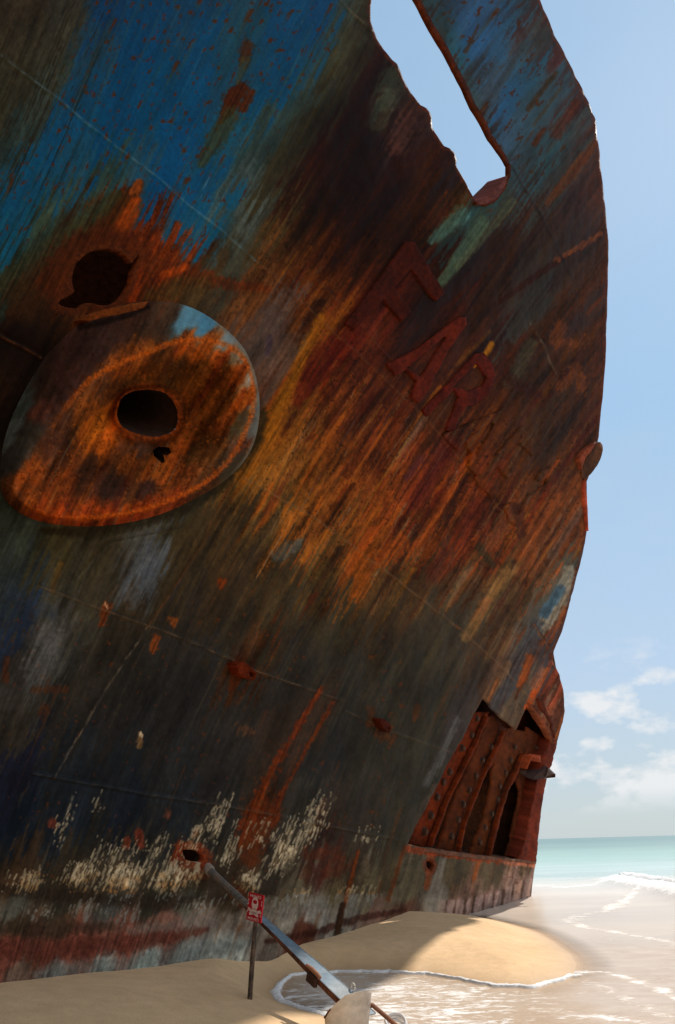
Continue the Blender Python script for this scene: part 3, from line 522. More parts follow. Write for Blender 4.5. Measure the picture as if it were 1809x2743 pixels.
bol_cen = bol_hole.mean(0); cut_in = bol_cen+(bol_hole-bol_cen)*1.5
# ------------------------------------------------------------------ the wreck
foot_pt = hull(np.array([(1425., 2380.)]))[0]
ship = thing('shipwreck', 'huge rusted ship bow with flaking blue paint stranded on the sand', 'shipwreck', (0, 0, 0))
o_ = resample(outline, 5); holes = [resample(slot, 5), resample(hole_big, 5, 2.5, 1), resample(hole_boom, 4, 2, 2), resample(hole_low, 4, 2, 3), resample(cut_in, 8)]
stp = 3.6
gx, gy = np.meshgrid(np.arange(-20, 1660, stp), np.arange(-20, 2700, stp)); gx = gx+(np.arange(gx.shape[0])[:, None] % 2)*stp*.5
bolm = inside(np.stack([gx.ravel(), gy.ravel()], 1), bol_cen+(bol_out-bol_cen)*.93)
g1 = np.stack([gx.ravel(), gy.ravel()], 1)[~bolm]
gx, gy = np.meshgrid(np.arange(-420, 1500, 40.), np.arange(-520, 3000, 40.)); g2 = np.stack([gx.ravel(), gy.ravel()], 1)
g2 = g2[(g2[:, 0] < -25) | (g2[:, 1] < -25) | (g2[:, 1] > 2705)]
V, Fc = fill(o_, holes, stp, np.concatenate([g1, g2]))
# small dents and ripples of the plating, along the normal
P = hull(V); nrm = hnorm(P)
dent = dentf(P)
for pts, w, col, op in SEAMS:
    d, _ = seg_dist(V[:, 0], V[:, 1], np.array(pts, float)*K); dent += .006*np.exp(-(d/4.)**2)-.004*np.exp(-((d-9)/5.)**2)
P = P+nrm*dent[:, None]
Fc = orient(P, Fc, nrm.mean(0))
e = np.concatenate([Fc[:, [0, 1]], Fc[:, [1, 2]], Fc[:, [2, 0]]]); key = np.sort(e, 1)
_, inv, cnt = np.unique(key[:, 0]*10**7+key[:, 1], return_inverse=True, return_counts=True); be = e[cnt[inv] == 1]
n = len(V); rimv = np.unique(be); ridx = np.full(n, -1); ridx[rimv] = n+np.arange(len(rimv))
Pin = P[rimv]-nrm[rimv]*.045
rim = np.concatenate([np.stack([be[:, 1], be[:, 0], ridx[be[:, 0]]], 1), np.stack([be[:, 1], ridx[be[:, 0]], ridx[be[:, 1]]], 1)])
VV = np.concatenate([P, Pin]); FF = np.concatenate([Fc, rim])
me = mesh('hull_plating', VV, FF)
px = np.concatenate([V[:, 0], V[rimv, 0]]); py = np.concatenate([V[:, 1], V[rimv, 1]])
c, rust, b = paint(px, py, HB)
# bare rusty lips round the holes and torn edges
for hp, wd, col in ((hole_boom, 26, (112, 52, 30)), (hole_low, 10, (100, 46, 24)), (hole_big, 18, (72, 36, 18)), (slot, 9, (72, 32, 12)), (np.concatenate([sky_edge, edge2]), 9, (76, 38, 22))):
    lo = hp.min(0)-80; hi = hp.max(0)+80; q = np.nonzero((px > lo[0]) & (px < hi[0]) & (py > lo[1]) & (py < hi[1]))[0]
    d, _ = seg_dist(px[q], py[q], np.concatenate([hp, hp[:1]]) if len(hp) != len(sky_edge)+len(edge2) else hp)
    a = (1-ss(d+wd*.8*fbm(px[q]/12, py[q]/12, 111, 3), wd*.5, wd*1.2))*.8
    c[q] = c[q]*(1-a[:, None])+np.array(col)/255.*np.clip(1+.6*fbm(px[q]/8, py[q]/8, 113, 3), .5, 1.6)[:, None]*a[:, None]
scr = scratch_mask(px, py)
wa = ss(scr, .15, .8)*np.clip(.6+1.2*fbm(b/12, py/110, 191, 3)+.5*fbm(px/60, py/60, 193, 2), 0, 1)*.7
c = c*(1-wa[:, None])+np.array([112, 90, 62])/255.*wa[:, None]
q = np.nonzero(scr > .03)[0]
for (cw, ch, sd_, l0, l1, w0, w1) in ((7., 60., 251, 30, 170, 1.3, 3.2), (13., 90., 255, 60, 240, 1.6, 4.6), (5.5, 34., 259, 14, 90, 1.1, 2.4), (9., 70., 267, 30, 190, 1.2, 3.)):
    M, U, TT = drips(b[q], py[q], cw, ch, sd_, 1., l0, l1, w0, w1)
    M = M*(scr[q] > .06+U*.8)*ss(fbm(px[q]/7, py[q]/22, 261, 3)+.6*fbm(b[q]/4.5, py[q]/60, 263, 2), -.6, .0)
    hue = fbm(px[q]/60, py[q]/40, 265, 2)+.7*(py[q]/K-2035)/60
    wc = np.array([196, 184, 156])*(1-ss(hue, -.2, .8))[:, None]+np.array([178, 132, 80])*ss(hue, -.2, .8)[:, None]
    wc = np.where((py[q]/K > 2075)[:, None], np.array([150, 150, 142]), wc)
    m = (.78*M)[:, None]; c[q] = c[q]*(1-m)+wc/255.*(.75+.5*U)[:, None]*m
c = np.clip(c, .01, .9); scr = scr*0
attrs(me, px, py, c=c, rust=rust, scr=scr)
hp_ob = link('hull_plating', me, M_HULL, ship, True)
# aft run of the starboard side, out of the picture to the left and above
aft = []
lo_edge = hull(np.stack([np.full(12, -420.), np.linspace(3000, -520, 12)], 1))
for p in lo_edge:
    tau = p@T; aft.append(p); aft.append(hull_tz(np.array([-14.]), np.array([p[2]]))[0])
# ---- port side, deck and after bulkhead close the hull so its inside is dark
fe = np.concatenate([sky_edge, edge2, bulge, np.array([(1485, 2010), (1462, 2100), (1450, 2180), (1440, 2260)]), foot])
E3 = hull(fe, -.02)
pdir = np.array([-math.sin(math.radians(74)), -math.cos(math.radians(74)), 0])
ZD = hull(slot[18:19])[0, 2]
def port(zs, L):
    zz = E3[:, 2][::-1]
    base = np.stack([np.interp(zs, zz, E3[::-1, k]) for k in range(3)], 1); base[:, 2] = zs
    return base+pdir*np.asarray(L)[:, None]
zs = np.linspace(-.6, ZD-.5, 30); Ls = np.linspace(0.02, 16, 24)
VV = []; FF = []
for z in zs:
    VV.append(port(np.full(len(Ls), z), Ls)+np.outer(np.sin(Ls/16*math.pi)*(.2+.05*z), np.array([-.3, .95, 0])))
VV = np.concatenate(VV); nl = len(Ls)
FF = [(i*nl+j, i*nl+j+1, (i+1)*nl+j+1, (i+1)*nl+j) for i in range(len(zs)-1) for j in range(nl-1)]
link('port_plating', mesh('port_plating', VV, FF), M_RUST, ship)
sb = lambda tau, z: hull_tz(np.array([tau]), np.array([z]), -.08)[0]
nose = port(np.array([ZD-.5]), [0.1])[0]; paft = port(np.array([ZD-.5]), [16.])[0]; pbot = port(np.array([-.6]), [16.])[0]
tn = nose@T
dv = [sb(t, ZD-.5) for t in np.linspace(tn-.3, -14, 12)]+[paft, nose]
link('foredeck', mesh('foredeck', dv, [tuple(range(len(dv)))]), M_RUST, ship)
bk = [sb(-14, ZD-.5), paft, pbot, sb(-14, -.6)]
link('after_bulkhead', mesh('after_bulkhead', bk, [(0, 1, 2, 3)]), M_DARK, ship)
row = np.linspace(3000, -520, 130); e0 = hull(np.stack([np.full(130, -420.), row], 1)); VV = []; qx = []; qy = []
for k in range(70):
    f = k/69.; tau = (e0@T)*(1-f)+(-14)*f; VV.append(hull_tz(tau, e0[:, 2])); qx.append(-420-f*1400+0*row); qy.append(row)
VV = np.concatenate(VV); FF = np.array([(k*130+i, k*130+i+1, (k+1)*130+i+1, (k+1)*130+i) for k in range(69) for i in range(129)])
VV = VV+hnorm(VV)*dentf(VV)[:, None]; me = mesh('aft_plating', VV, FF); attrs(me, np.concatenate(qx), np.concatenate(qy), HB); link('aft_plating', me, M_HULL, ship, True)
# ---- anchor bolster
bo = resample(bol_out, 6); bh = [resample(bol_hole, 5, 2, 4), resample(bol_small, 4, 2, 6)]
V, Fc = fill(bo, bh, 4.)
ridge = D([(200, 890), (235, 866), (280, 843), (350, 816), (390, 798), (440, 788), (500, 792), (550, 815), (577, 848), (590, 900), (586, 955), (568, 1005), (538, 1062), (480, 1118), (410, 1155), (325, 1185), (200, 1203), (105, 1193), (40, 1150), (45, 1095), (95, 1030), (150, 950)]); ridge = spline(ridge, 3)
d_o, _ = seg_dist(V[:, 0], V[:, 1], np.concatenate([bol_out, bol_out[:1]])); d_r, _ = seg_dist(V[:, 0], V[:, 1], np.concatenate([ridge, ridge[:1]])); d_h, _ = seg_dist(V[:, 0], V[:, 1], np.concatenate([bol_hole, bol_hole[:1]]))
inr = inside(V, ridge); HB_ = .62
f_in = d_r/(d_r+d_h+1e-6)
h_in = HB_-.40*ss(f_in, .04, .8)+.05*ss(f_in, .84, .97)
tt = d_o/(d_o+d_r+1e-6); ul = ss(-(V[:, 0]-V[:, 1]*-.0)/K+(1300-V[:, 1]/K)*.6, 100, 330); h_out = HB_*np.sin(np.clip(tt, 0, 1)*math.pi/2)**(.8+.9*ul)
hgt = np.where(inr, h_in, h_out)
hgt = hgt+.025*fbm(V[:, 0]/26, V[:, 1]/26, 121, 4)*ss(d_o, 4, 30)
P = hull(V, hgt)
Fc = orient(P, Fc, hnorm(P).mean(0))
me = mesh('anchor_bolster', P, Fc); 
c, rust, b = paint(V[:, 0], V[:, 1], BB, False)
rg = fbm(V[:, 0]/9, V[:, 1]/9, 125, 3)
a = (1-ss(d_r+7*rg, 3, 11))*.7*ss(V[:, 0], 100, 260); c = c*(1-a[:, None])+np.array([156, 78, 22])/255.*np.clip(1+.7*fbm(V[:, 0]/7, V[:, 1]/7, 127, 2), .5, 1.5)[:, None]*a[:, None]
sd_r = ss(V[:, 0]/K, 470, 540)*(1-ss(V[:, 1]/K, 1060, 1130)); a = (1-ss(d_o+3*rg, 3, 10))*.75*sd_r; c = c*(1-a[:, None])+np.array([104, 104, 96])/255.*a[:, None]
d_c, _ = seg_dist(V[:, 0], V[:, 1], D([(188, 760), (240, 748), (300, 732), (342, 712)])); a = (1-ss(d_c+5*rg, 3, 12))*.85; c = c*(1-a[:, None])+np.array([22, 13, 9])/255.*a[:, None]  # shade of the crevice at the torn top, painted as a dark line
a = (1-ss(d_h+8*rg, 6, 26))*.75; c = c*(1-a[:, None])+np.array([112, 52, 18])/255.*np.clip(1+.8*fbm(V[:, 0]/8, V[:, 1]/8, 129, 3), .4, 1.6)[:, None]*a[:, None]
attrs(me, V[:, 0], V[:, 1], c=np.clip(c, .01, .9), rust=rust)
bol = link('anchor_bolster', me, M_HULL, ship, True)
def pipe(name, loop, h0, depth, mat, parent, direction, taper=.9):
    l = resample(loop, 8); R0 = hull(l, h0); cen = R0.mean(0); rings = [R0]
    for k in (1, 2, 3): rings.append(cen+(R0-cen)*(1-(1-taper)*k/3)+direction*depth*k/3)
    VV = np.concatenate(rings); m = len(l)
    FF = [(k*m+i, k*m+(i+1) % m, (k+1)*m+(i+1) % m, (k+1)*m+i) for k in range(3) for i in range(m)]
    FF.append(tuple(3*m+i for i in range(m)))
    return link(name, mesh(name, VV, FF), mat, parent)
inn = -hnorm(hull(bol_cen[None]))[0]+np.array([0, 0, .5])
pipe('hawse_pipe', bol_hole, .24, 1.3, M_DARK, bol, inn)
pipe('drain_pipe', bol_small, .2, .5, M_DARK, bol, inn)
# curled lip of torn plate between the hawse opening and the bolster
lip = D([(185, 742), (230, 722), (300, 706), (345, 700), (330, 716), (300, 730), (262, 742), (215, 752)])
plate('torn_lip', lip, -.02, lambda v: .08+.12*ss(v[:, 0], 210, 330), M_HULL, ship, 6, const=(96, 52, 24), jag=4, seed=8)
# ---- bulwark slot flange
fl = Zm([(355, 0), (440, 150), (530, 310), (610, 470), (690, 620), (790, 772), (790, 815), (725, 878), (665, 937), (640, 937), (640, 948), (690, 958), (740, 930), (780, 878), (802, 815), (802, 770), (785, 735), (712, 612), (632, 462), (552, 302), (464, 145), (378, 0), (312, -110), (290, -110)], 905, 0, .5765)
plate('slot_flange', fl, .0, .04, M_HULL, ship, 5, const=(70, 32, 12), jag=0, seed=11)
li = Zm([(640, 935), (665, 937), (725, 878), (790, 815), (785, 850), (745, 915), (700, 945), (660, 952)], 905, 0, .5765)
plate('slot_pipe', li, -.3, .055, M_HULL, ship, 5, const=(86, 52, 50), seed=12)
# ---- raised welded name letters
LZ = lambda pts: Zm(pts, 880, 600, .4209)
letters = [
 ([LZ([(105, 632), (160, 672), (350, 478), (465, 620), (525, 560), (425, 405), (520, 285), (680, 492), (735, 440), (545, 115), (500, 110)])], [], (72, 26, 14)),
 ([LZ([(370, 890), (420, 965), (500, 925), (555, 1005), (525, 1100), (570, 1140), (640, 1060), (765, 800), (875, 640), (868, 595), (830, 595), (560, 800)])], [LZ([(500, 915), (740, 715), (755, 722), (700, 800), (590, 975)])], (98, 36, 20)),
 ([LZ([(600, 1185), (630, 1225), (700, 1150), (800, 1050), (830, 1100), (790, 1200), (745, 1310), (800, 1330), (830, 1220), (870, 1160), (940, 1150), (1020, 1080), (1065, 960), (1035, 880), (985, 820), (940, 825)])], [LZ([(790, 1040), (940, 885), (1005, 975), (985, 1030), (880, 1070), (835, 1040)])], (92, 32, 20)),
 ([np.array([(1186, 1165), (1225, 1208), (1248, 1180), (1262, 1215), (1256, 1250), (1290, 1290), (1305, 1255), (1355, 1150), (1372, 1115), (1352, 1092), (1330, 1105)], float)], [np.array([(1250, 1172), (1318, 1128), (1325, 1135), (1275, 1222)], float)], (78, 34, 18)),
 ([np.array([(1272, 1280), (1322, 1338), (1338, 1312), (1306, 1276), (1332, 1248), (1360, 1282), (1378, 1262), (1350, 1226), (1388, 1182), (1428, 1222), (1446, 1198), (1398, 1142)], float)], [], (84, 38, 22)),
 ([np.array([(1436, 1282), (1450, 1262), (1480, 1250), (1492, 1268), (1484, 1302), (1464, 1326), (1436, 1340), (1422, 1362), (1405, 1392), (1380, 1408), (1362, 1392), (1352, 1360), (1368, 1345), (1376, 1372), (1388, 1380), (1402, 1360), (1416, 1330), (1440, 1314), (1462, 1296), (1468, 1276), (1452, 1290)], float)], [], (86, 42, 20))]
for k_, (polys, hl, col) in enumerate(letters):
    plate('name_letter', polys[0], -.03, (.03 if k_ < 3 else .04), M_HULL, ship, 5, const=tuple(v*.8 for v in col) if k_ < 3 else None, holes=hl, seed=20+int(col[0]))
# ---- frames inside the torn forefoot
RZ = lambda pts: Zm(pts, 1050, 1780, .3189)
plate('inner_bulkhead', RZ([(700, 300), (1180, 300), (1330, 560), (1290, 900), (1060, 940), (880, 880), (800, 900), (600, 950), (380, 1000)]), -.7, -.5, M_HULL, ship, 12, const=(58, 24, 10), seed=31)
ribs = [([(690, 400), (810, 400), (690, 690), (580, 930), (450, 1190), (320, 1530), (115, 1520), (230, 1230), (330, 1000), (440, 780), (560, 620)], (90, 38, 17), -.16),
 ([(830, 400), (960, 540), (905, 680), (850, 800), (800, 895), (740, 1010), (660, 1220), (615, 1345), (570, 1580), (378, 1560), (448, 1310), (520, 1110), (606, 935), (700, 700)], (76, 38, 19), -.22),
 ([(960, 530), (1150, 560), (1100, 750), (1030, 930), (960, 1080), (890, 1280), (805, 1620), (650, 1600), (690, 1480), (758, 1290), (818, 1050), (826, 900), (870, 740)], (78, 40, 18), -.22),
 ([(1130, 520), (1310, 640), (1280, 800), (1190, 1150), (1150, 1400), (1090, 1640), (955, 1620), (1020, 1330), (1055, 1180), (1062, 1060), (1040, 950), (1095, 780)], (74, 37, 20), -.22)]
bolts = [[(700, 450), (655, 590), (580, 700), (470, 900), (415, 985), (365, 1110), (315, 1265), (262, 1400)], [(820, 690), (745, 800), (690, 930), (635, 1050), (585, 1170), (540, 1300), (485, 1440)],
 [(1020, 690), (985, 800), (940, 905), (890, 1020), (875, 1130), (825, 1250), (770, 1365), (725, 1490)], [(1200, 700), (1170, 1060), (1150, 1160), (1115, 1250), (1100, 1345), (1065, 1440), (1045, 1540)]]
def bolt(px_, h, parent, r=.05):
    c0 = hull(px_[None], h)[0]; nn = hnorm(c0[None])[0]; a = np.cross(nn, [0, 0, 1.]); a /= np.linalg.norm(a); b_ = np.cross(nn, a)
    VV = []; FF = []; m = 8
    for (rr, hh) in ((1.25, 0), (1.25, .014), (1., .016), (.95, .05), (.6, .065)):
        for i in range(m):
            t = 2*math.pi*i/m+.2; VV.append(c0+(a*math.cos(t)+b_*math.sin(t))*r*rr*(1+.12*random.uniform(-1, 1))+nn*hh)
    FF = [(k*m+i, k*m+(i+1) % m, (k+1)*m+(i+1) % m, (k+1)*m+i) for k in range(4) for i in range(m)]+[tuple(4*m+i for i in range(m))]
    return link('bolt', mesh('bolt', VV, FF), M_BOLT, parent)
for (pl, col, h), bs in zip(ribs, bolts):
    r_ = plate('hull_frame', RZ(pl), h-.03, h, M_HULL, ship, 7, const=col, jag=4, seed=int(col[0])+len(pl))
    for q in bs: bolt(RZ([q])[0], h, r_)
plate('flange_strip', RZ([(800, 440), (820, 440), (700, 700), (585, 945), (455, 1200), (335, 1530), (315, 1530), (440, 1190), (572, 930), (682, 690)]), -.14, -.08, M_HULL, ship, 6, const=(88, 36, 13), jag=3, seed=33)
plate('flange_strip', RZ([(940, 560), (955, 560), (865, 800), (805, 900), (745, 1015), (668, 1222), (622, 1345), (580, 1580), (562, 1580), (606, 1345), (650, 1220), (730, 1010), (790, 890)]), -.18, -.12, M_HULL, ship, 6, const=(90, 38, 14), jag=3, seed=34)
plate('flange_strip', RZ([(1105, 750), (1120, 755), (1045, 935), (975, 1085), (905, 1285), (825, 1620), (805, 1620), (885, 1280), (952, 1080), (1022, 930)]), -.18, -.12, M_HULL, ship, 6, const=(84, 36, 14), jag=3, seed=35)
# ledge on which the frames end
lg = resample(op_bot, 10, 3, 5, False); a0 = hull(lg, .012); a1 = hull(lg, -.9); a1[:, 2] = a0[:, 2]+.02; a2 = a0.copy(); a2[:, 2] -= .05
m = len(lg); VV = np.concatenate([a2, a0, a1]); FF = [(k*m+i, k*m+i+1, (k+1)*m+i+1, (k+1)*m+i) for k in range(2) for i in range(m-1)]
link('ledge_plate', mesh('ledge_plate', VV, FF), M_RUST, ship)
# stem bar in front of the frames
plate('stem_bar', np.array([(1492, 1985), (1486, 2010), (1472, 2060), (1462, 2100), (1454, 2140), (1446, 2200), (1440, 2250), (1436, 2310), (1388, 2300), (1408, 2235), (1425, 2150), (1440, 2080), (1460, 2010), (1478, 1960)], float), -.25, .0, M_HULL, ship, 6, const=(92, 40, 26), jag=3, seed=36)
plate('stem_strip', Zm([(495, 950), (512, 985), (520, 1300), (532, 1700), (548, 1960), (522, 1965), (500, 1700), (462, 1320), (455, 1150), (470, 1000)], 1500, 1150, .1388), -.05, .05, M_HULL, ship, 5, const=(138, 62, 40), seed=37)
# bow chock: a cup with a raised lip
cup = Zm([(690, 290), (720, 240), (770, 245), (805, 300), (820, 390), (800, 490), (775, 580), (720, 700), (660, 780), (600, 850), (510, 945), (455, 990), (415, 900), (395, 850), (440, 700), (500, 560), (590, 430)], 1500, 1150, .1388)
ck = plate('bow_chock', cup, -.3, .02, M_HULL, ship, 5, const=(74, 46, 28), seed=38)
plate('chock_lip', Zm([(350, 560), (385, 640), (415, 780), (440, 700), (500, 560), (590, 430), (690, 290), (720, 250), (690, 240), (560, 330), (450, 430)], 1500, 1150, .1388), -.05, .09, M_HULL, ck, 5, const=(108, 54, 34), seed=39)
# torn plate fragment that sticks out at the stem
def frag(name, pts, hs, const):
    p = Zm(pts, 1380, 1780, .143); VV = np.concatenate([hull(p[i:i+1], hs[i]) for i in range(len(p))])
    return p, VV
p_, v_ = frag('f', [(40, 1960), (190, 1690), (310, 1715), (420, 1700), (500, 1845), (640, 1940), (760, 2055), (755, 2115), (600, 2130), (350, 2160), (200, 2090)], [-.25, -.45, -.5, -.5, -.1, .15, .35, .35, .2, .1, -.1], None)
nn = hnorm(v_)
VV = np.concatenate([v_, v_-nn*.05]); m = len(v_)
FF = [(0, 1, 2, 10), (2, 3, 4, 10), (4, 9, 10), (4, 5, 8, 9), (5, 6, 7, 8)]+[tuple(m+i for i in f[::-1]) for f in [(0, 1, 2, 10), (2, 3, 4, 10), (4, 9, 10), (4, 5, 8, 9), (5, 6, 7, 8)]]+[(i, (i+1) % m, (i+1) % m+m, i+m) for i in range(m)]
link('torn_plate', mesh('torn_plate', VV, FF), M_BOLT, ship)
plate('broken_bracket', Zm([(200, 1950), (300, 1700), (325, 1715), (225, 1960)], 1380, 1780, .143), -.3, -.05, M_HULL, ship, 5, const=(120, 56, 30), seed=40)
plate('broken_bracket', Zm([(420, 1830), (450, 1705), (480, 1705), (492, 1830)], 1380, 1780, .143), -.3, .0, M_HULL, ship, 5, const=(140, 72, 50), seed=41)
plate('doubler_strip', Zm([(250, 720), (300, 740), (420, 900), (560, 1080), (640, 1220), (720, 1490), (690, 1480), (590, 1260), (470, 1080), (330, 860), (270, 790)], 1380, 1780, .143), -.08, .03, M_HULL, ship, 5, const=(104, 56, 34), jag=2, seed=42)
plate('rust_seam', Zm([(400, 640), (450, 620), (560, 800), (640, 980), (700, 1120), (760, 1330), (740, 1390), (690, 1250), (600, 1010), (480, 850)], 1380, 1780, .143), -.05, .015, M_HULL, ship, 5, const=(74, 30, 12), jag=4, seed=43)
# mooring lugs
plate('mooring_lug', np.array([(630, 1780), (652, 1772), (676, 1788), (688, 1806), (682, 1822), (664, 1820), (640, 1806)], float), -.02, .10, M_HULL, ship, 4, const=(78, 30, 12), holes=[np.array([(668, 1800), (676, 1798), (682, 1806), (678, 1814), (670, 1812)], float)], seed=44)
plate('mooring_lug', np.array([(1014, 1928), (1024, 1925), (1046, 1940), (1050, 1954), (1042, 1963), (1022, 1950)], float), -.02, .10, M_HULL, ship, 4, const=(66, 26, 14), holes=[np.array([(1036, 1946), (1042, 1946), (1044, 1954), (1038, 1956)], float)], seed=45)
# ------------------------------------------------------------------ shore
SH = np.array([(1274, 2455), (1343, 2469), (1407, 2486), (1441, 2498), (1481, 2521), (1528, 2555), (1545, 2584), (1539, 2607), (1504, 2625), (1470, 2633), (1424, 2645), (1378, 2642), (1332, 2642), (1286, 2633), (1228, 2622), (1147, 2610), (1043, 2604), (940, 2604), (905, 2604), (866, 2607), (819, 2608), (779, 2614), (750, 2637), (736, 2660), (750, 2683), (808, 2703), (866, 2718), (905, 2735), (960, 2765), (1020, 2830), (1120, 2960)], float)
sh_px = resample(SH, 7, 0, 0, False); jn = np.stack([np.zeros(len(sh_px)), 3*fbm(sh_px[:, 0]/34, sh_px[:, 1]/34, 131, 3)], 1); sh_px = sh_px+jn
shore = ground(sh_px, 0.)[:, :2]
far = np.array([(3., 1.2), (8, -1.5), (40, -12), (900, -300), (900, 0), (4000, 0), (4000, 6000), (-4000, 6000), (-4000, 900), (-60, 60), (-2, 24), (2.2, 16.0), (.7, 12.4)], float)
sea_poly = np.concatenate([shore, far])
def shore_dist(xy):
    d, _ = seg_dist(xy[:, 0], xy[:, 1], np.concatenate([np.array([(.7, 12.4)]), shore, far[:3]]))
    return d
def sand_h(xy):
    d = shore_dist(xy); w = inside(xy, sea_poly)
    land = .24*(1-np.exp(-d/1.35))+.012*fbm(xy[:, 0]/.9, xy[:, 1]/.9, 141, 3)*ss(d, .05, .6)
    # the bank of sand lying against the plating
    o = xy@N[:2]; tau = xy@T[:2]
    hz = np.interp(tau, [-3, 3.15, 4.39, 6.04, 7.16, 8.39, 9.01, 9.8, 11.], [.45, .34, .255, .168, .162, .205, .235, .15, .0])
    k = np.exp(-(np.maximum(o+4.-hz*.25, 0)/.95)**2)*ss(d, .0, .55)
    land = land*(1-k)+(hz+.012*fbm(xy[:, 0]/.9, xy[:, 1]/.9, 141, 3))*k
    return np.where(w, -.17*d/(1+.25*d)-.002, land)
# sand sheet: fine near the camera, coarse to the horizon
def ring_axis(fine, lim, step, far_):
    a = list(np.arange(-fine, fine+1e-6, step)); x = fine; s = step
    while x < far_: s *= 1.35; x += s; a.append(x); a.insert(0, -x)
    return np.array(a)
ax = ring_axis(4.6, 0, .055, 5000.); ay = ring_axis(6.5, 0, .065, 5000.)+8.
X, Y = np.meshgrid(ax+1., ay); XY = np.stack([X.ravel(), Y.ravel()], 1)
Zs = np.concatenate([sand_h(XY[i:i+40000]) for i in range(0, len(XY), 40000)])
nx = len(ax); ny = len(ay); idx = np.arange(nx*ny).reshape(ny, nx)
FF = np.stack([idx[:-1, :-1].ravel(), idx[:-1, 1:].ravel(), idx[1:, 1:].ravel(), idx[1:, :-1].ravel()], 1)
me = mesh('sand', np.concatenate([XY, Zs[:, None]], 1), FF)
wet = np.exp(-shore_dist(XY)/.35)
a = me.attributes.new('wet', 'FLOAT', 'POINT'); a.data.foreach_set('value', wet.astype(np.float32))
def sand_material():
    m, nt, p = nodes('beach_sand'); L = nt.links.new; tc = nd(nt, 'ShaderNodeTexCoord'); w = nd(nt, 'ShaderNodeAttribute', attribute_name='wet')
    n1 = nd(nt, 'ShaderNodeTexNoise', i_Scale=160., i_Detail=4., i_Roughness=.7); n2 = nd(nt, 'ShaderNodeTexNoise', i_Scale=1.6, i_Detail=5., i_Roughness=.6)
    n3 = nd(nt, 'ShaderNodeTexNoise', i_Scale=9., i_Detail=4., i_Roughness=.6)
    for q in (n1, n2, n3): L(tc.outputs['Object'], q.inputs['Vector'])
    c = mixc(nt, ramp(nt, n2.outputs[0], [(.35, 0.), (.65, 1.)]), (.71, .47, .262), (.63, .415, .225))
    c = mixc(nt, 1., c, ramp(nt, n1.outputs[0], [(.25, .78), (.5, 1.), (.75, 1.22)]), 'MULTIPLY')
    c = mixc(nt, 1., c, ramp(nt, n3.outputs[0], [(.3, .92), (.7, 1.07)]), 'MULTIPLY')
    c = mixc(nt, ramp(nt, w.outputs['Fac'], [(.35, 0.), (1., .55)]), c, (.36, .225, .12))
    L(c, p.inputs['Base Color'])
    L(ramp(nt, w.outputs['Fac'], [(.3, .9), (1., .45)]), p.inputs['Roughness']); p.inputs['Specular IOR Level'].default_value = .25
    h = math_(nt, 'ADD', math_(nt, 'MULTIPLY', n1.outputs[0], .25), n3.outputs[0])
    bp = nd(nt, 'ShaderNodeBump', i_Strength=.35, i_Distance=.02); L(h, bp.inputs['Height']); L(bp.outputs[0], p.inputs['Normal'])
    return m
so_ = link('sand', me, sand_material(), None, True); so_['kind'] = 'structure'
# ------------------------------------------------------------------ sea
g = np.stack(np.meshgrid(np.arange(-200, 2000, 6.), np.arange(2256, 2900, 4.)), -1).reshape(-1, 2)
d_ = ray(g); g = g[d_[:, 2] < -1.5]
G = ground(g, 0.)[:, :2]
G = G[(np.abs(G[:, 0]) < 900) & (G[:, 1] < 2000)]
V, Fc = fill(sea_poly, [], .02, G)
PXY = V
crest = Zm([(1180, 428), (1260, 448), (1330, 462), (1420, 475), (1500, 492), (1600, 515), (1700, 540), (1900, 590), (2200, 660)], 905, 2100, .5765)
crest_w = ground(crest, 0.)[:, :2]
dc, pc = seg_dist(V[:, 0], V[:, 1], crest_w)
amp = ss(V[:, 1], 6, 25)*.03
z = amp*fbm(V[:, 0]/3.5, V[:, 1]/1.1, 151, 3)+.006*fbm(V[:, 0]/.5, V[:, 1]/.22, 153, 2)*ss(shore_dist(V), .03, .3)
z = z+.20*np.exp(-(dc/.45)**2)*ss(pc, 0., .3)
z = z+.003
P = np.concatenate([V, z[:, None]], 1); Fc = orient(P, Fc, np.array([0, 0, 1.]))
me = mesh('sea', P, Fc)
def px_of(P):
    q = P-CAM; zc = q@_F; return np.stack([W/2+FPX*(q@CX)/zc, H/2-FPX*(q@CY)/zc], 1), zc
pp, zc = px_of(np.concatenate([V, np.zeros((len(V), 1))], 1))
foam = np.zeros(len(V))
sd = shore_dist(V)
near = ss(sd, 0, .05)*(1-ss(V[:, 1], 5.6, 9.))
foam = near*(.30+.24*(1-ss(pp[:, 0], 1150, 1560)))
for pts, wd, am in (([(1080, 612), (1170, 600), (1240, 590), (1300, 560), (1340, 535), (1410, 490)], .16, .56), ([(1090, 655), (1300, 690), (1450, 715), (1568, 742), (1700, 780)], .12, .54), ([(1070, 896), (1110, 878), (1160, 880), (1300, 890), (1450, 920), (1568, 985), (1700, 1030)], .10, .56),
   ([(930, 470), (1050, 480), (1180, 470), (1290, 462)], .3, .6), ([(930, 410), (1000, 428), (1140, 440)], .25, .45), ([(1090, 630), (1110, 615), (1080, 650)], .2, .5), ([(1340, 545), (1300, 575)], .2, .5), ([(1100, 900), (1300, 985), (1568, 1090)], .2, .42), ([(1000, 1060), (1250, 1090), (1500, 1110)], .2, .5)):
    d, _ = seg_dist(V[:, 0]+.12*fbm(V[:, 0]/.5, V[:, 1]/.5, 161, 3), V[:, 1]+.25*fbm(V[:, 0]/.5, V[:, 1]/.5, 163, 3), ground(Zm(pts, 905, 2100, .5765), 0.)[:, :2])
    foam = np.maximum(foam, am*np.exp(-(d/wd)**2))
foam = np.maximum(foam, .95*np.exp(-((dc-.12)/.38)**2)*ss(pc, 0., .25))
a = me.attributes.new('foam', 'FLOAT', 'POINT'); a.data.foreach_set('value', foam.astype(np.float32))
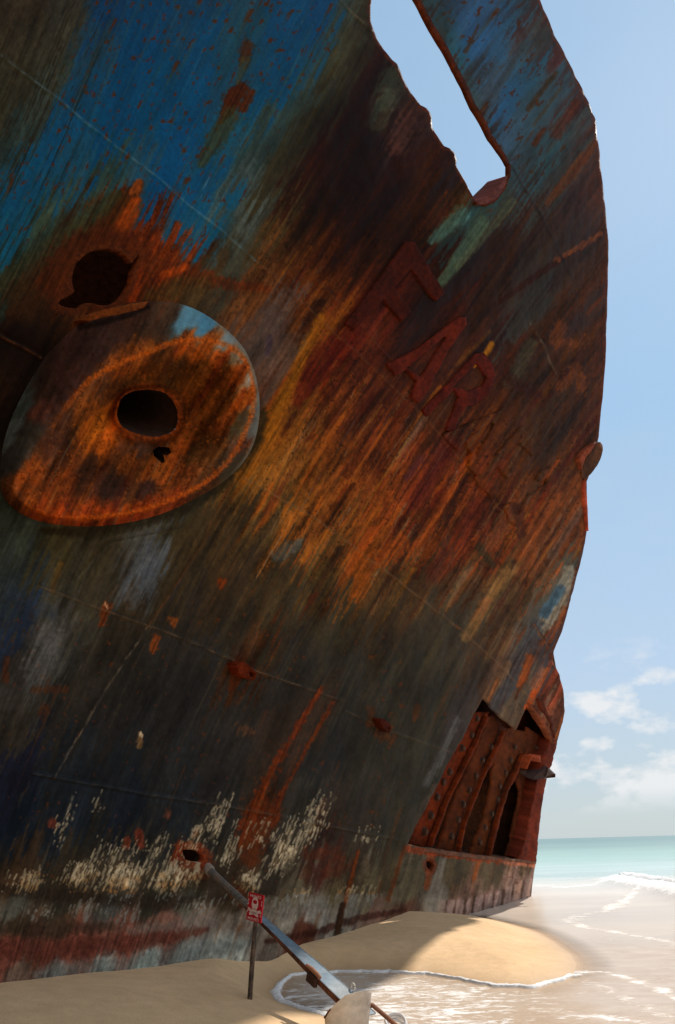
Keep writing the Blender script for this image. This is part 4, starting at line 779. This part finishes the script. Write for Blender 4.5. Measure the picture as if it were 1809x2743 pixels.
a = me.attributes.new('shallow', 'FLOAT', 'POINT'); a.data.foreach_set('value', sd.astype(np.float32))
def sea_material():
    m, nt, p = nodes('shallow_sea'); L = nt.links.new; ge = nd(nt, 'ShaderNodeNewGeometry'); fo = nd(nt, 'ShaderNodeAttribute', attribute_name='foam'); sh = nd(nt, 'ShaderNodeAttribute', attribute_name='shallow')
    sp = nd(nt, 'ShaderNodeSeparateXYZ'); L(ge.outputs['Position'], sp.inputs[0])
    def noise(sc3, detail=5, rough=.65, dist=0.):
        mp = nd(nt, 'ShaderNodeMapping'); mp.inputs['Scale'].default_value = sc3; L(ge.outputs['Position'], mp.inputs[0])
        n = nd(nt, 'ShaderNodeTexNoise', i_Scale=1., i_Detail=detail, i_Roughness=rough, i_Distortion=dist); L(mp.outputs[0], n.inputs['Vector']); return n.outputs[0]
    nb = noise((.12, .25, 1)); ns = noise((2.6, 6.2, 1), 6, .72, 1.2); nf = noise((13, 24, 1), 5, .75, .8)
    far_ = math_(nt, 'ADD', sp.outputs['Y'], math_(nt, 'MULTIPLY', math_(nt, 'SUBTRACT', nb, .5), 14.))
    t = math_(nt, 'DIVIDE', far_, 200.)
    deep = nd(nt, 'ShaderNodeValToRGB'); L(t, deep.inputs[0]); e = deep.color_ramp.elements
    cols = [(.0, (.46, .32, .2)), (.03, (.60, .47, .36)), (.085, (.68, .59, .50)), (.12, (.42, .50, .46)), (.2, (.30, .43, .38)), (.45, (.20, .295, .27)), (1., (.15, .235, .225))]
    while len(e) < len(cols): e.new(.5)
    for k, (q, c) in enumerate(cols): e[k].position = q; e[k].color = c+(1,)
    bands = noise((.05, .5, 1), 4, .6)
    c = mixc(nt, 1., deep.outputs[0], ramp(nt, bands, [(.3, .86), (.7, 1.14)]), 'MULTIPLY')
    # turbid sandy streaks close to the beach
    turb = math_(nt, 'MULTIPLY', ramp(nt, ns, [(.38, 0.), (.6, 1.)]), ramp(nt, t, [(.022, 1.), (.045, 0.)]))
    c = mixc(nt, math_(nt, 'MULTIPLY', turb, .8), c, (.36, .22, .12))
    mix = math_(nt, 'ADD', math_(nt, 'MULTIPLY', ns, .62), math_(nt, 'MULTIPLY', nf, .38))
    th = math_(nt, 'ADD', mix, math_(nt, 'MULTIPLY', math_(nt, 'SUBTRACT', fo.outputs['Fac'], .5), .42))
    f = math_(nt, 'MULTIPLY', ramp(nt, th, [(.48, 0.), (.57, 1.)]), ramp(nt, fo.outputs['Fac'], [(.1, 0.), (.35, 1.)]))
    c = mixc(nt, f, c, (.80, .77, .74)); L(c, p.inputs['Base Color'])
    L(math_(nt, 'ADD', math_(nt, 'MULTIPLY', f, .6), ramp(nt, t, [(.02, .3), (.06, .25), (.3, .35)])), p.inputs['Roughness'])
    p.inputs['IOR'].default_value = 1.33
    L(ramp(nt, t, [(.015, .22), (.045, .5), (.1, .5), (.2, .16)]), p.inputs['Specular IOR Level'])
    w1 = noise((1.3, 3.6, 1), 5, .6); w2 = noise((9, 22, 1), 4, .6)
    h = math_(nt, 'ADD', math_(nt, 'MULTIPLY', w1, ramp(nt, t, [(.03, .1), (.12, 1.)])), math_(nt, 'ADD', math_(nt, 'MULTIPLY', w2, .12), math_(nt, 'MULTIPLY', f, .25)))
    bp = nd(nt, 'ShaderNodeBump', i_Strength=.35, i_Distance=.05); L(h, bp.inputs['Height']); L(bp.outputs[0], p.inputs['Normal'])
    tr = nd(nt, 'ShaderNodeBsdfTransparent'); mx = nd(nt, 'ShaderNodeMixShader'); o = [n for n in nt.nodes if n.type == 'OUTPUT_MATERIAL'][0]
    clear = math_(nt, 'MULTIPLY', ramp(nt, sh.outputs['Fac'], [(.0, .9), (.1, .45), (.34, .0)]), math_(nt, 'SUBTRACT', 1., f))
    L(clear, mx.inputs[0]); L(p.outputs[0], mx.inputs[1]); L(tr.outputs[0], mx.inputs[2]); L(mx.outputs[0], o.inputs[0])
    return m
se = link('sea', me, sea_material(), None, True); se['kind'] = 'structure'
# foam roll along the edge of the wash and on the little breaker
def foam_ribbon(line, wfun, hfun, seed):
    t = np.gradient(line, axis=0); t /= np.linalg.norm(t, axis=1)[:, None]+1e-9; nn = np.stack([-t[:, 1], t[:, 0]], 1)
    s = np.concatenate([[0], np.cumsum(np.hypot(*np.diff(line, axis=0).T))]); rows = []; k = 9
    for j in range(k):
        v = j/(k-1)*2-1
        w = wfun(s)*(1+.5*fbm(s/.11, np.full(len(s), j*.0)+seed, seed, 3)); off = v*w*(1+.35*fbm(s/.05, np.full(len(s), v*2.), seed+3, 2))
        hh = hfun(s)*(1-v*v)*(1+.8*fbm(s/.05, np.full(len(s), v*3.), seed+5, 3))
        p2 = line+nn*off[:, None]; rows.append(np.concatenate([p2, (.004+np.maximum(hh, 0)-(.012 if abs(v) == 1 else 0))[:, None]], 1))
    VV = np.stack(rows, 1).reshape(-1, 3); n_ = len(line)
    FF = [(i*k+j, i*k+j+1, (i+1)*k+j+1, (i+1)*k+j) for i in range(n_-1) for j in range(k-1)]
    return VV, FF
i0 = int(np.argmin(np.hypot(sh_px[:, 0]-1530, sh_px[:, 1]-2612))); segs = [resample(shore[i0:], .02, 0, 0, False)]
VV1, FF1 = foam_ribbon(segs[0], lambda s: .018+.012*np.sin(s*2.1)**2+.02*ss(s, 3.2, 4.2)*(1-ss(s, 5.2, 5.8)), lambda s: .012+0*s, 171)
cw = resample(crest_w[2:], .06, 0, 0, False)
VV2, FF2 = foam_ribbon(cw, lambda s: .12+.07*np.sin(s*.9)**2, lambda s: .10+0*s, 181); VV2[:, 2] += .13
VVa = np.concatenate([VV1, VV2]); FFa = FF1+[tuple(i+len(VV1) for i in f) for f in FF2]
M_FOAM = simple('sea_foam', (.82, .80, .78), .12, 60, .9, .6, col2=(.72, .69, .66))
fo = link('sea_foam', mesh('sea_foam', VVa, FFa), M_FOAM, None, True); fo['kind'] = 'stuff'
fo['label'] = 'white foam along the edge of the wash and on the small breaking wave'; fo['category'] = 'foam'
# ------------------------------------------------------------------ generic solid builders
def tube(path, radii, m=10, cap=True):
    path = np.asarray(path, float); VV = []; FF = []
    for i, p in enumerate(path):
        t = path[min(i+1, len(path)-1)]-path[max(i-1, 0)]; t = t/np.linalg.norm(t)
        a = np.cross(t, [0, 0, 1.]); a = np.cross(t, [1., 0, 0]) if np.linalg.norm(a) < .05 else a; a /= np.linalg.norm(a); b_ = np.cross(t, a)
        for k in range(m): VV.append(p+(a*math.cos(2*math.pi*k/m)+b_*math.sin(2*math.pi*k/m))*radii[i])
    n_ = len(path)
    FF = [(i*m+k, i*m+(k+1) % m, (i+1)*m+(k+1) % m, (i+1)*m+k) for i in range(n_-1) for k in range(m)]
    if cap: FF += [tuple(range(m))[::-1], tuple((n_-1)*m+k for k in range(m))]
    return VV, FF
def at_z(px_, z): return ground(np.array([px_], float), z)[0]
def on_y(px_, y):
    d = ray(np.array([px_], float))[0]; return CAM+d*(y/d[1])
# ------------------------------------------------------------------ mine warning sign
def sand_z(p): return float(sand_h(np.array([[p[0], p[1]]]))[0])
b0 = at_z((667, 2676), 0.)
for _ in range(6): b0 = at_z((667, 2676), sand_z(b0))
topp = on_y((688, 2440), b0[1]+.03)
sg = thing('mine_sign', 'small red warning sign with white skull on a thin dark post stuck in the sand', 'warning sign', tuple(b0))
def rel(V, o): return np.asarray(V, float)-np.asarray(o, float)
V_, F_ = tube([b0+np.array([0, 0, -.12]), b0+(topp-b0)*.45, b0+(topp-b0)*.9, topp], [.016, .0155, .013, .011], 8)
link('post', mesh('post', rel(V_, b0), F_), M_POST, sg)
TL, TR, BR, BL = [np.array(q, float) for q in ((668, 2389), (707, 2399), (701, 2474), (662, 2463))]
cy_ = topp[1]-.03
yl, yr = cy_+.055, cy_-.055
c_tl, c_tr, c_br, c_bl = on_y(TL, yl), on_y(TR, yr), on_y(BR, yr-.0), on_y(BL, yl-.0)
cen = (c_tl+c_tr+c_br+c_bl)/4; ux = ((c_tr-c_tl)+(c_br-c_bl))/2; uy = ((c_tl-c_bl)+(c_tr-c_br))/2
pw, ph = np.linalg.norm(ux), np.linalg.norm(uy); eu = ux/pw; ev = uy-eu*(uy@eu); ev /= np.linalg.norm(ev); en = np.cross(eu, ev)
if en@(CAM-cen) < 0: en = -en
def panel_pt(u, v, h): return cen+eu*(u*pw/2)+ev*(v*ph/2)+en*h
VV = []; 
for h, k in ((-.004, 1.), (.003, 1.), (.005, .975)):
    VV += [panel_pt(u*k, v*k, h) for u, v in ((-1, -1), (1, -1), (1, 1), (-1, 1))]
FF = [(3, 2, 1, 0), (8, 9, 10, 11)]+[(r*4+i, r*4+(i+1) % 4, (r+1)*4+(i+1) % 4, (r+1)*4+i) for r in range(2) for i in range(4)]
panel = link('panel', mesh('panel', rel(VV, b0), FF), M_SIGN, sg)
def flat(name, polys, h=.0065):
    VV = []; FF = []
    for poly, hl in polys:
        v, f = fill(np.array(poly, float), [np.array(q, float) for q in hl], .5, np.zeros((0, 2))); k = len(VV)
        VV += [panel_pt(a_, b_, h) for a_, b_ in v]; FF += [tuple(int(i)+k for i in t) for t in f]
    return link(name, mesh(name, rel(VV, b0), FF), M_PRINT, panel)
def ell(cx, cy, rx, ry, n=20, a0=0., a1=2*math.pi): return [(cx+rx*math.cos(a0+(a1-a0)*i/n), cy+ry*math.sin(a0+(a1-a0)*i/n)) for i in range(n)]
asp = ph/pw
skull_o = [(.44*math.cos(t), .26+.44/asp*1.15*math.sin(t)) for t in np.linspace(0, math.pi, 14)]+[(-.44, .12), (-.34, -.02), (-.28, -.2), (-.15, -.28), (.15, -.28), (.28, -.2), (.34, -.02), (.44, .12)]
flat('skull_emblem', [(skull_o, [ell(0, .40, .30, .15, 14), ell(0, -.10, .07, .05, 8), [(-.22, -.12), (-.12, -.2), (-.14, -.1)], [(.22, -.12), (.14, -.1), (.12, -.2)]])], .0065)
def bar(x0, y0, x1, y1, w):
    d = np.array([(x1-x0), (y1-y0)*asp]); d /= np.linalg.norm(d); nx_, ny_ = -d[1]*w, d[0]*w/asp
    return [(x0+nx_, y0+ny_), (x0-nx_, y0-ny_), (x1-nx_, y1-ny_), (x1+nx_, y1+ny_)]
flat('crossed_bones', [(bar(-.86, -.16, .62, -.56, .11), []), (bar(.86, -.20, -.62, -.52, .11), [])], .0068)
for sx in (-1, 1):
    for y0 in ((.38, .14, -.42) if sx < 0 else (.42, .2, -.36, -.58)): flat('border_dash', [(bar(sx*.90, y0, sx*.90, y0+.15, .05), [])], .0065)
def word(txt, v0):
    cu = bpy.data.curves.new('lettering', 'FONT'); cu.body = txt; cu.size = 1.; cu.align_x = 'CENTER'; cu.align_y = 'CENTER'; cu.offset = .012
    to = bpy.data.objects.new('lettering_source', cu); COL.objects.link(to); dg = bpy.context.evaluated_depsgraph_get()
    me0 = to.evaluated_get(dg).to_mesh(); vs = np.array([tuple(v.co) for v in me0.vertices]); fs = [tuple(p.vertices) for p in me0.polygons]
    to.to_mesh_clear() if hasattr(to, 'to_mesh_clear') else None
    bpy.data.objects.remove(to); bpy.data.curves.remove(cu)
    vs -= (vs.max(0)+vs.min(0))/2; sx = 1.5/(np.ptp(vs[:, 0])); sy = .2/(np.ptp(vs[:, 1]))
    link('lettering', mesh('lettering', rel([panel_pt(x*sx, v0+y*sy, .0066) for x, y, _ in vs], b0), fs), M_PRINT, panel)
word('MINES', .80); word('MINES', -.82)
# ------------------------------------------------------------------ boom from the hull hole to the bucket
A0 = hull(np.array([(530., 2302.)]), -.15)[0]; B0 = on_y((962, 2700), 4.66)
ax_ = B0-A0; Lb = np.linalg.norm(ax_); ad = ax_/Lb
bm = thing('steel_boom', 'long tapering blue-grey steel boom slanting from a hole in the hull down to the bucket', 'boom', tuple(A0))
def t_of(px_):   # parameter on the boom nearest the sight line
    d = ray(np.array([px_], float))[0]; d /= np.linalg.norm(d); w0 = A0-CAM; b_ = ad@d
    return ((b_*(d@w0)-(ad@w0))/(1-b_*b_))
wd = np.cross(ad, [0, 0, 1.]); wd /= np.linalg.norm(wd)
if wd[0] < 0: wd = -wd
nu = np.cross(wd, ad); nu = nu if nu[2] > 0 else -nu
t1 = t_of((655, 2420))
V_, F_ = tube([A0, A0+ad*.18, A0+ad*(t1*.6), A0+ad*(t1+.1)], [.036, .030, .026, .024], 10)
link('pole', mesh('pole', rel(V_, A0), F_), simple('dull_grey_steel', (.11, .10, .09), .4, 30, .7, .3, col2=(.2, .13, .08)), bm)
V_, F_ = tube([A0+ad*.02, A0+ad*.05, A0+ad*.22, A0+ad*.24], [.034, .040, .039, .032], 12)
link('socket', mesh('socket', rel(V_, A0), F_), simple('worn_collar', (.24, .19, .15), .4, 30, .8, .4, col2=(.12, .08, .06)), bm)
st_px = [((655, 2420), 16), ((705, 2466), 26), ((755, 2510), 33), ((805, 2552), 42), ((860, 2598), 54), ((905, 2634), 62), ((950, 2680), 66), ((985, 2720), 66)]
stt = [(t_of(q), w) for q, w in st_px]
sec = []
for t, w in stt:
    c0 = A0+ad*t; dep = (c0-CAM)@_F; hw = w*dep/FPX*.5*.92; th = .012+.020*hw/.07
    # channel section: top web, two downturned flanges with rounded shoulders
    sec.append([c0+wd*(x*hw)+nu*(y*th) for x, y in ((-1, -1), (-1.02, -.2), (-.97, .05), (-.9, .12), (.9, .12), (.97, .22), (1.02, .2), (1.0, -.05), (.92, -.1), (-.9, -.08), (-.92, -1))])
m = len(sec[0]); VV = [p for s_ in sec for p in s_]; FF = [(i*m+k, i*m+(k+1) % m, (i+1)*m+(k+1) % m, (i+1)*m+k) for i in range(len(sec)-1) for k in range(m)]+[tuple(range(m))[::-1], tuple((len(sec)-1)*m+k for k in range(m))]
gd = link('girder', mesh('girder', rel(VV, A0), FF), [M_GREY, M_RUST], bm)
for p in gd.data.polygons:
    if p.index < (len(sec)-1)*m and p.index % m in (0, 1, 10): p.material_index = 1
tb = t_of((868, 2606)); hwb = .072; cb = A0+ad*tb
VV = []; FF = []
def boxm(c0, ex, ey, ez, VV, FF, bev=.25):
    k = len(VV)
    for sx, sy, sz in ((-1, -1, -1), (1, -1, -1), (1, 1, -1), (-1, 1, -1), (-1, -1, .6), (1, -1, .6), (1, 1, .6), (-1, 1, .6), (-.8, -.8, 1), (.8, -.8, 1), (.8, .8, 1), (-.8, .8, 1)):
        VV.append(c0+ex*sx+ey*sy+ez*sz)
    FF += [tuple(k+i for i in f) for f in ((3, 2, 1, 0), (0, 1, 5, 4), (1, 2, 6, 5), (2, 3, 7, 6), (3, 0, 4, 7), (4, 5, 9, 8), (5, 6, 10, 9), (6, 7, 11, 10), (7, 4, 8, 11), (8, 9, 10, 11))]
boxm(cb-wd*(hwb+.004)-nu*.016, ad*.042, wd*.012, nu*.026, VV, FF); br = link('clamp', mesh('clamp', rel(VV, A0), FF), M_BOLT, bm)
V_, F_ = tube([cb-wd*(hwb-.005)+nu*.02-ad*.085, cb-wd*(hwb-.005)+nu*.024-ad*.03, cb-wd*(hwb-.005)+nu*.022+ad*.03, cb-wd*(hwb-.005)+nu*.016+ad*.055], [.009, .013, .013, .011], 10)
link('clamp_pin', mesh('clamp_pin', rel(V_, A0), F_), simple('orange_rust', (.34, .15, .08), .3, 40, .85, .4), br)
tr_ = t_of((938, 2622)); cr = A0+ad*tr_+wd*.078+nu*.02; ring = [cr+(ad*math.cos(q)+nu*math.sin(q))*.016 for q in np.linspace(-.6, 4.0, 12)]
V_, F_ = tube(ring, [.0055]*12, 8); link('hook', mesh('hook', rel(V_, A0), F_), M_PALE, bm)
tl_ = t_of((989, 2686)); V_, F_ = tube([A0+ad*(t_of((960, 2660))), on_y((1000, 2694), 4.50), on_y((1046, 2733), 4.28), on_y((1100, 2782), 4.12)], [.011, .0115, .0115, .011], 10)
link('tail_rod', mesh('tail_rod', rel(V_, A0), F_), simple('rusty_rod', (.26, .105, .055), .3, 50, .85, .4), bm)
# sloping, dented metal bucket round the foot of the boom
bc = on_y((928, 2760), 4.50); bz = sand_z(bc); bcx = np.array([bc[0], bc[1], bz])
bk_ = thing('metal_bucket', 'pale dented tapering metal bucket round the lower end of the grey boom', 'bucket', tuple(bcx))
m = 72; rings = []
top_c = on_y((936, 2668), 4.50)
for f, r in ((-.06, .095), (.0, .098), (.3, .106), (.6, .113), (.85, .119), (1., .122), (1., .116), (.55, .105), (.1, .095)):
    row = []
    for i in range(m):
        q = 2*math.pi*i/m; rr = 1.06*r*(1+.018*math.sin(3*q+1)+.008*math.sin(7*q))
        ztop = (top_c[2]-bz)+.012*math.cos(q)-.085*max(0, -math.cos(q)-.05)-.03*math.sin(q)+.003*math.sin(5*q)
        row.append(np.array([rr*math.cos(q)+.012*f, rr*math.sin(q)*.9, f*ztop]))
    rings.append(row)
VV = [p for r in rings for p in r]; FF = [(k*m+i, k*m+(i+1) % m, (k+1)*m+(i+1) % m, (k+1)*m+i) for k in range(len(rings)-1) for i in range(m)]
link('wall', mesh('wall', VV, FF), M_PALE, bk_)
rim_ = [rings[5][i] for i in range(22, 46)]; V_, F_ = tube(rim_, [.005]*len(rim_), 8); link('rim', mesh('rim', V_, F_), M_RUST, bk_)
sk = [np.array([.19*math.cos(q), .165*math.sin(q), .035+.02*math.cos(q-2.6)]) for q in np.linspace(2.2, 4.6, 18)]; V_, F_ = tube(sk, [.02]*18, 8); link('base_ring', mesh('base_ring', V_, F_), M_RUST, bk_)
# white rope loops in the foam
rp = on_y((1058, 2738), 4.38); rz = max(sand_z(rp), .0)+.01
rpc = np.array([rp[0], rp[1], max(rp[2]-.03, .02)])
path = []
for i in range(90):
    q = i/89*2*math.pi*2.6; path.append(np.array([(.052-.006*math.sin(q*.7))*math.cos(q)+.01*i/90, (.035)*math.sin(q), .05*math.cos(q*.5)*0+.006*i/15+.03*math.sin(q)]))
V_, F_ = tube(path, [.007]*90, 8); rope = link('rope_coil', mesh('rope_coil', V_, F_), M_ROPE, None, True); rope.location = rpc
tag(rope, 'small coil of white rope lying by the rusty rod in the foam', 'rope')
# ------------------------------------------------------------------ light, sky, camera
SAZ, SEL = math.radians(40), math.radians(49)
sd_ = Vector((math.sin(SAZ)*math.cos(SEL), math.cos(SAZ)*math.cos(SEL), math.sin(SEL)))
ld = bpy.data.lights.new('sun', 'SUN'); ld.energy = 5.0; ld.angle = math.radians(.55); ld.color = (1., .95, .87)
lo_ = bpy.data.objects.new('sun', ld); COL.objects.link(lo_); lo_.rotation_euler = (-sd_).to_track_quat('-Z', 'Y').to_euler()
wd_ = bpy.data.worlds.new('World'); SC.world = wd_; wd_.use_nodes = True; nt = wd_.node_tree; nt.nodes.clear(); L = nt.links.new
out = nd(nt, 'ShaderNodeOutputWorld'); bg = nd(nt, 'ShaderNodeBackground'); L(bg.outputs[0], out.inputs[0]); bg.inputs[1].default_value = .12
sk_ = nd(nt, 'ShaderNodeTexSky', sky_type='NISHITA', sun_disc=False, sun_elevation=SEL, sun_rotation=SAZ, air_density=1.0, dust_density=.25, ozone_density=.8)
tc = nd(nt, 'ShaderNodeTexCoord'); sp = nd(nt, 'ShaderNodeSeparateXYZ'); L(tc.outputs['Generated'], sp.inputs[0])
def cloud(sc3, loc, detail, rough, dist=0.):
    mp = nd(nt, 'ShaderNodeMapping'); mp.inputs['Scale'].default_value = sc3; mp.inputs['Location'].default_value = loc; L(tc.outputs['Generated'], mp.inputs[0])
    n_ = nd(nt, 'ShaderNodeTexNoise', i_Scale=1., i_Detail=detail, i_Roughness=rough, i_Distortion=dist); L(mp.outputs[0], n_.inputs['Vector']); return n_.outputs[0]
c1 = cloud((15, 15, 26), (.9, 1.7, .4), 7, .5); c2 = cloud((1.6, 2.6, 3.2), (2, .2, 1.), 5, .6, .4)
band = ramp(nt, sp.outputs['Z'], [(.025, 0.), (.055, 1.), (.17, 1.), (.24, 0.)])
f1 = math_(nt, 'MULTIPLY', ramp(nt, c1, [(.48, 0.), (.60, 1.)]), band)
f2 = math_(nt, 'MULTIPLY', ramp(nt, c2, [(.42, 0.), (.8, .55)]), ramp(nt, sp.outputs['Z'], [(.1, .5), (.35, 1.), (.75, .35)]))
haze_f = ramp(nt, sp.outputs['Z'], [(.0, .9), (.12, .85), (.35, .82), (.7, .7)])
hz = nd(nt, 'ShaderNodeValToRGB'); L(sp.outputs['Z'], hz.inputs[0]); e = hz.color_ramp.elements
e[0].position = .02; e[0].color = (.44, .515, .555, 1); e[1].position = .5; e[1].color = (.33, .52, .72, 1); e.new(.2).color = (.42, .54, .68, 1)
hz10 = mixc(nt, 1., hz.outputs[0], (10., 10., 10.), 'MULTIPLY')
c = mixc(nt, haze_f, sk_.outputs[0], hz10)
back = ramp(nt, sp.outputs['Y'], [(.0, 1.), (.32, 0.)])  # brighter cloudy sky behind the camera, unseen, added as fill light
c = mixc(nt, math_(nt, 'MULTIPLY', back, ramp(nt, c2, [(.35, .25), (.6, .8)])), c, (7.5, 7.5, 7.5))
c = mixc(nt, f2, c, (4.8, 5.4, 5.9)); c = mixc(nt, math_(nt, 'MULTIPLY', f1, .9), c, (7.2, 7.3, 7.4))
L(c, bg.inputs[0])
cd = bpy.data.cameras.new('camera'); co = bpy.data.objects.new('camera', cd); COL.objects.link(co)
from mathutils import Matrix
co.matrix_world = Matrix(((CX[0], CY[0], -_F[0], CAM[0]), (CX[1], CY[1], -_F[1], CAM[1]), (CX[2], CY[2], -_F[2], CAM[2]), (0, 0, 0, 1)))
cd.sensor_fit = 'VERTICAL'; cd.sensor_height = 36.; cd.sensor_width = 24.; cd.lens = FPX/H*36.; cd.clip_end = 20000.; cd.clip_start = .05
SC.camera = co
SC.view_settings.view_transform = 'Standard'; SC.view_settings.look = 'None'; SC.view_settings.exposure = 0.; SC.view_settings.gamma = 1.
SC.render.engine = 'CYCLES'; SC.cycles.max_bounces = 6
if __name__ == '__main__':
    q = hull(np.array([(0, 0), (0, 2634), (1425, 2380), (1595, 311), (1290, 545), (985, 0), (345, 1105), (1100, 900)], float)); print(np.round(q, 2).tolist(), 'ZD', ZD)
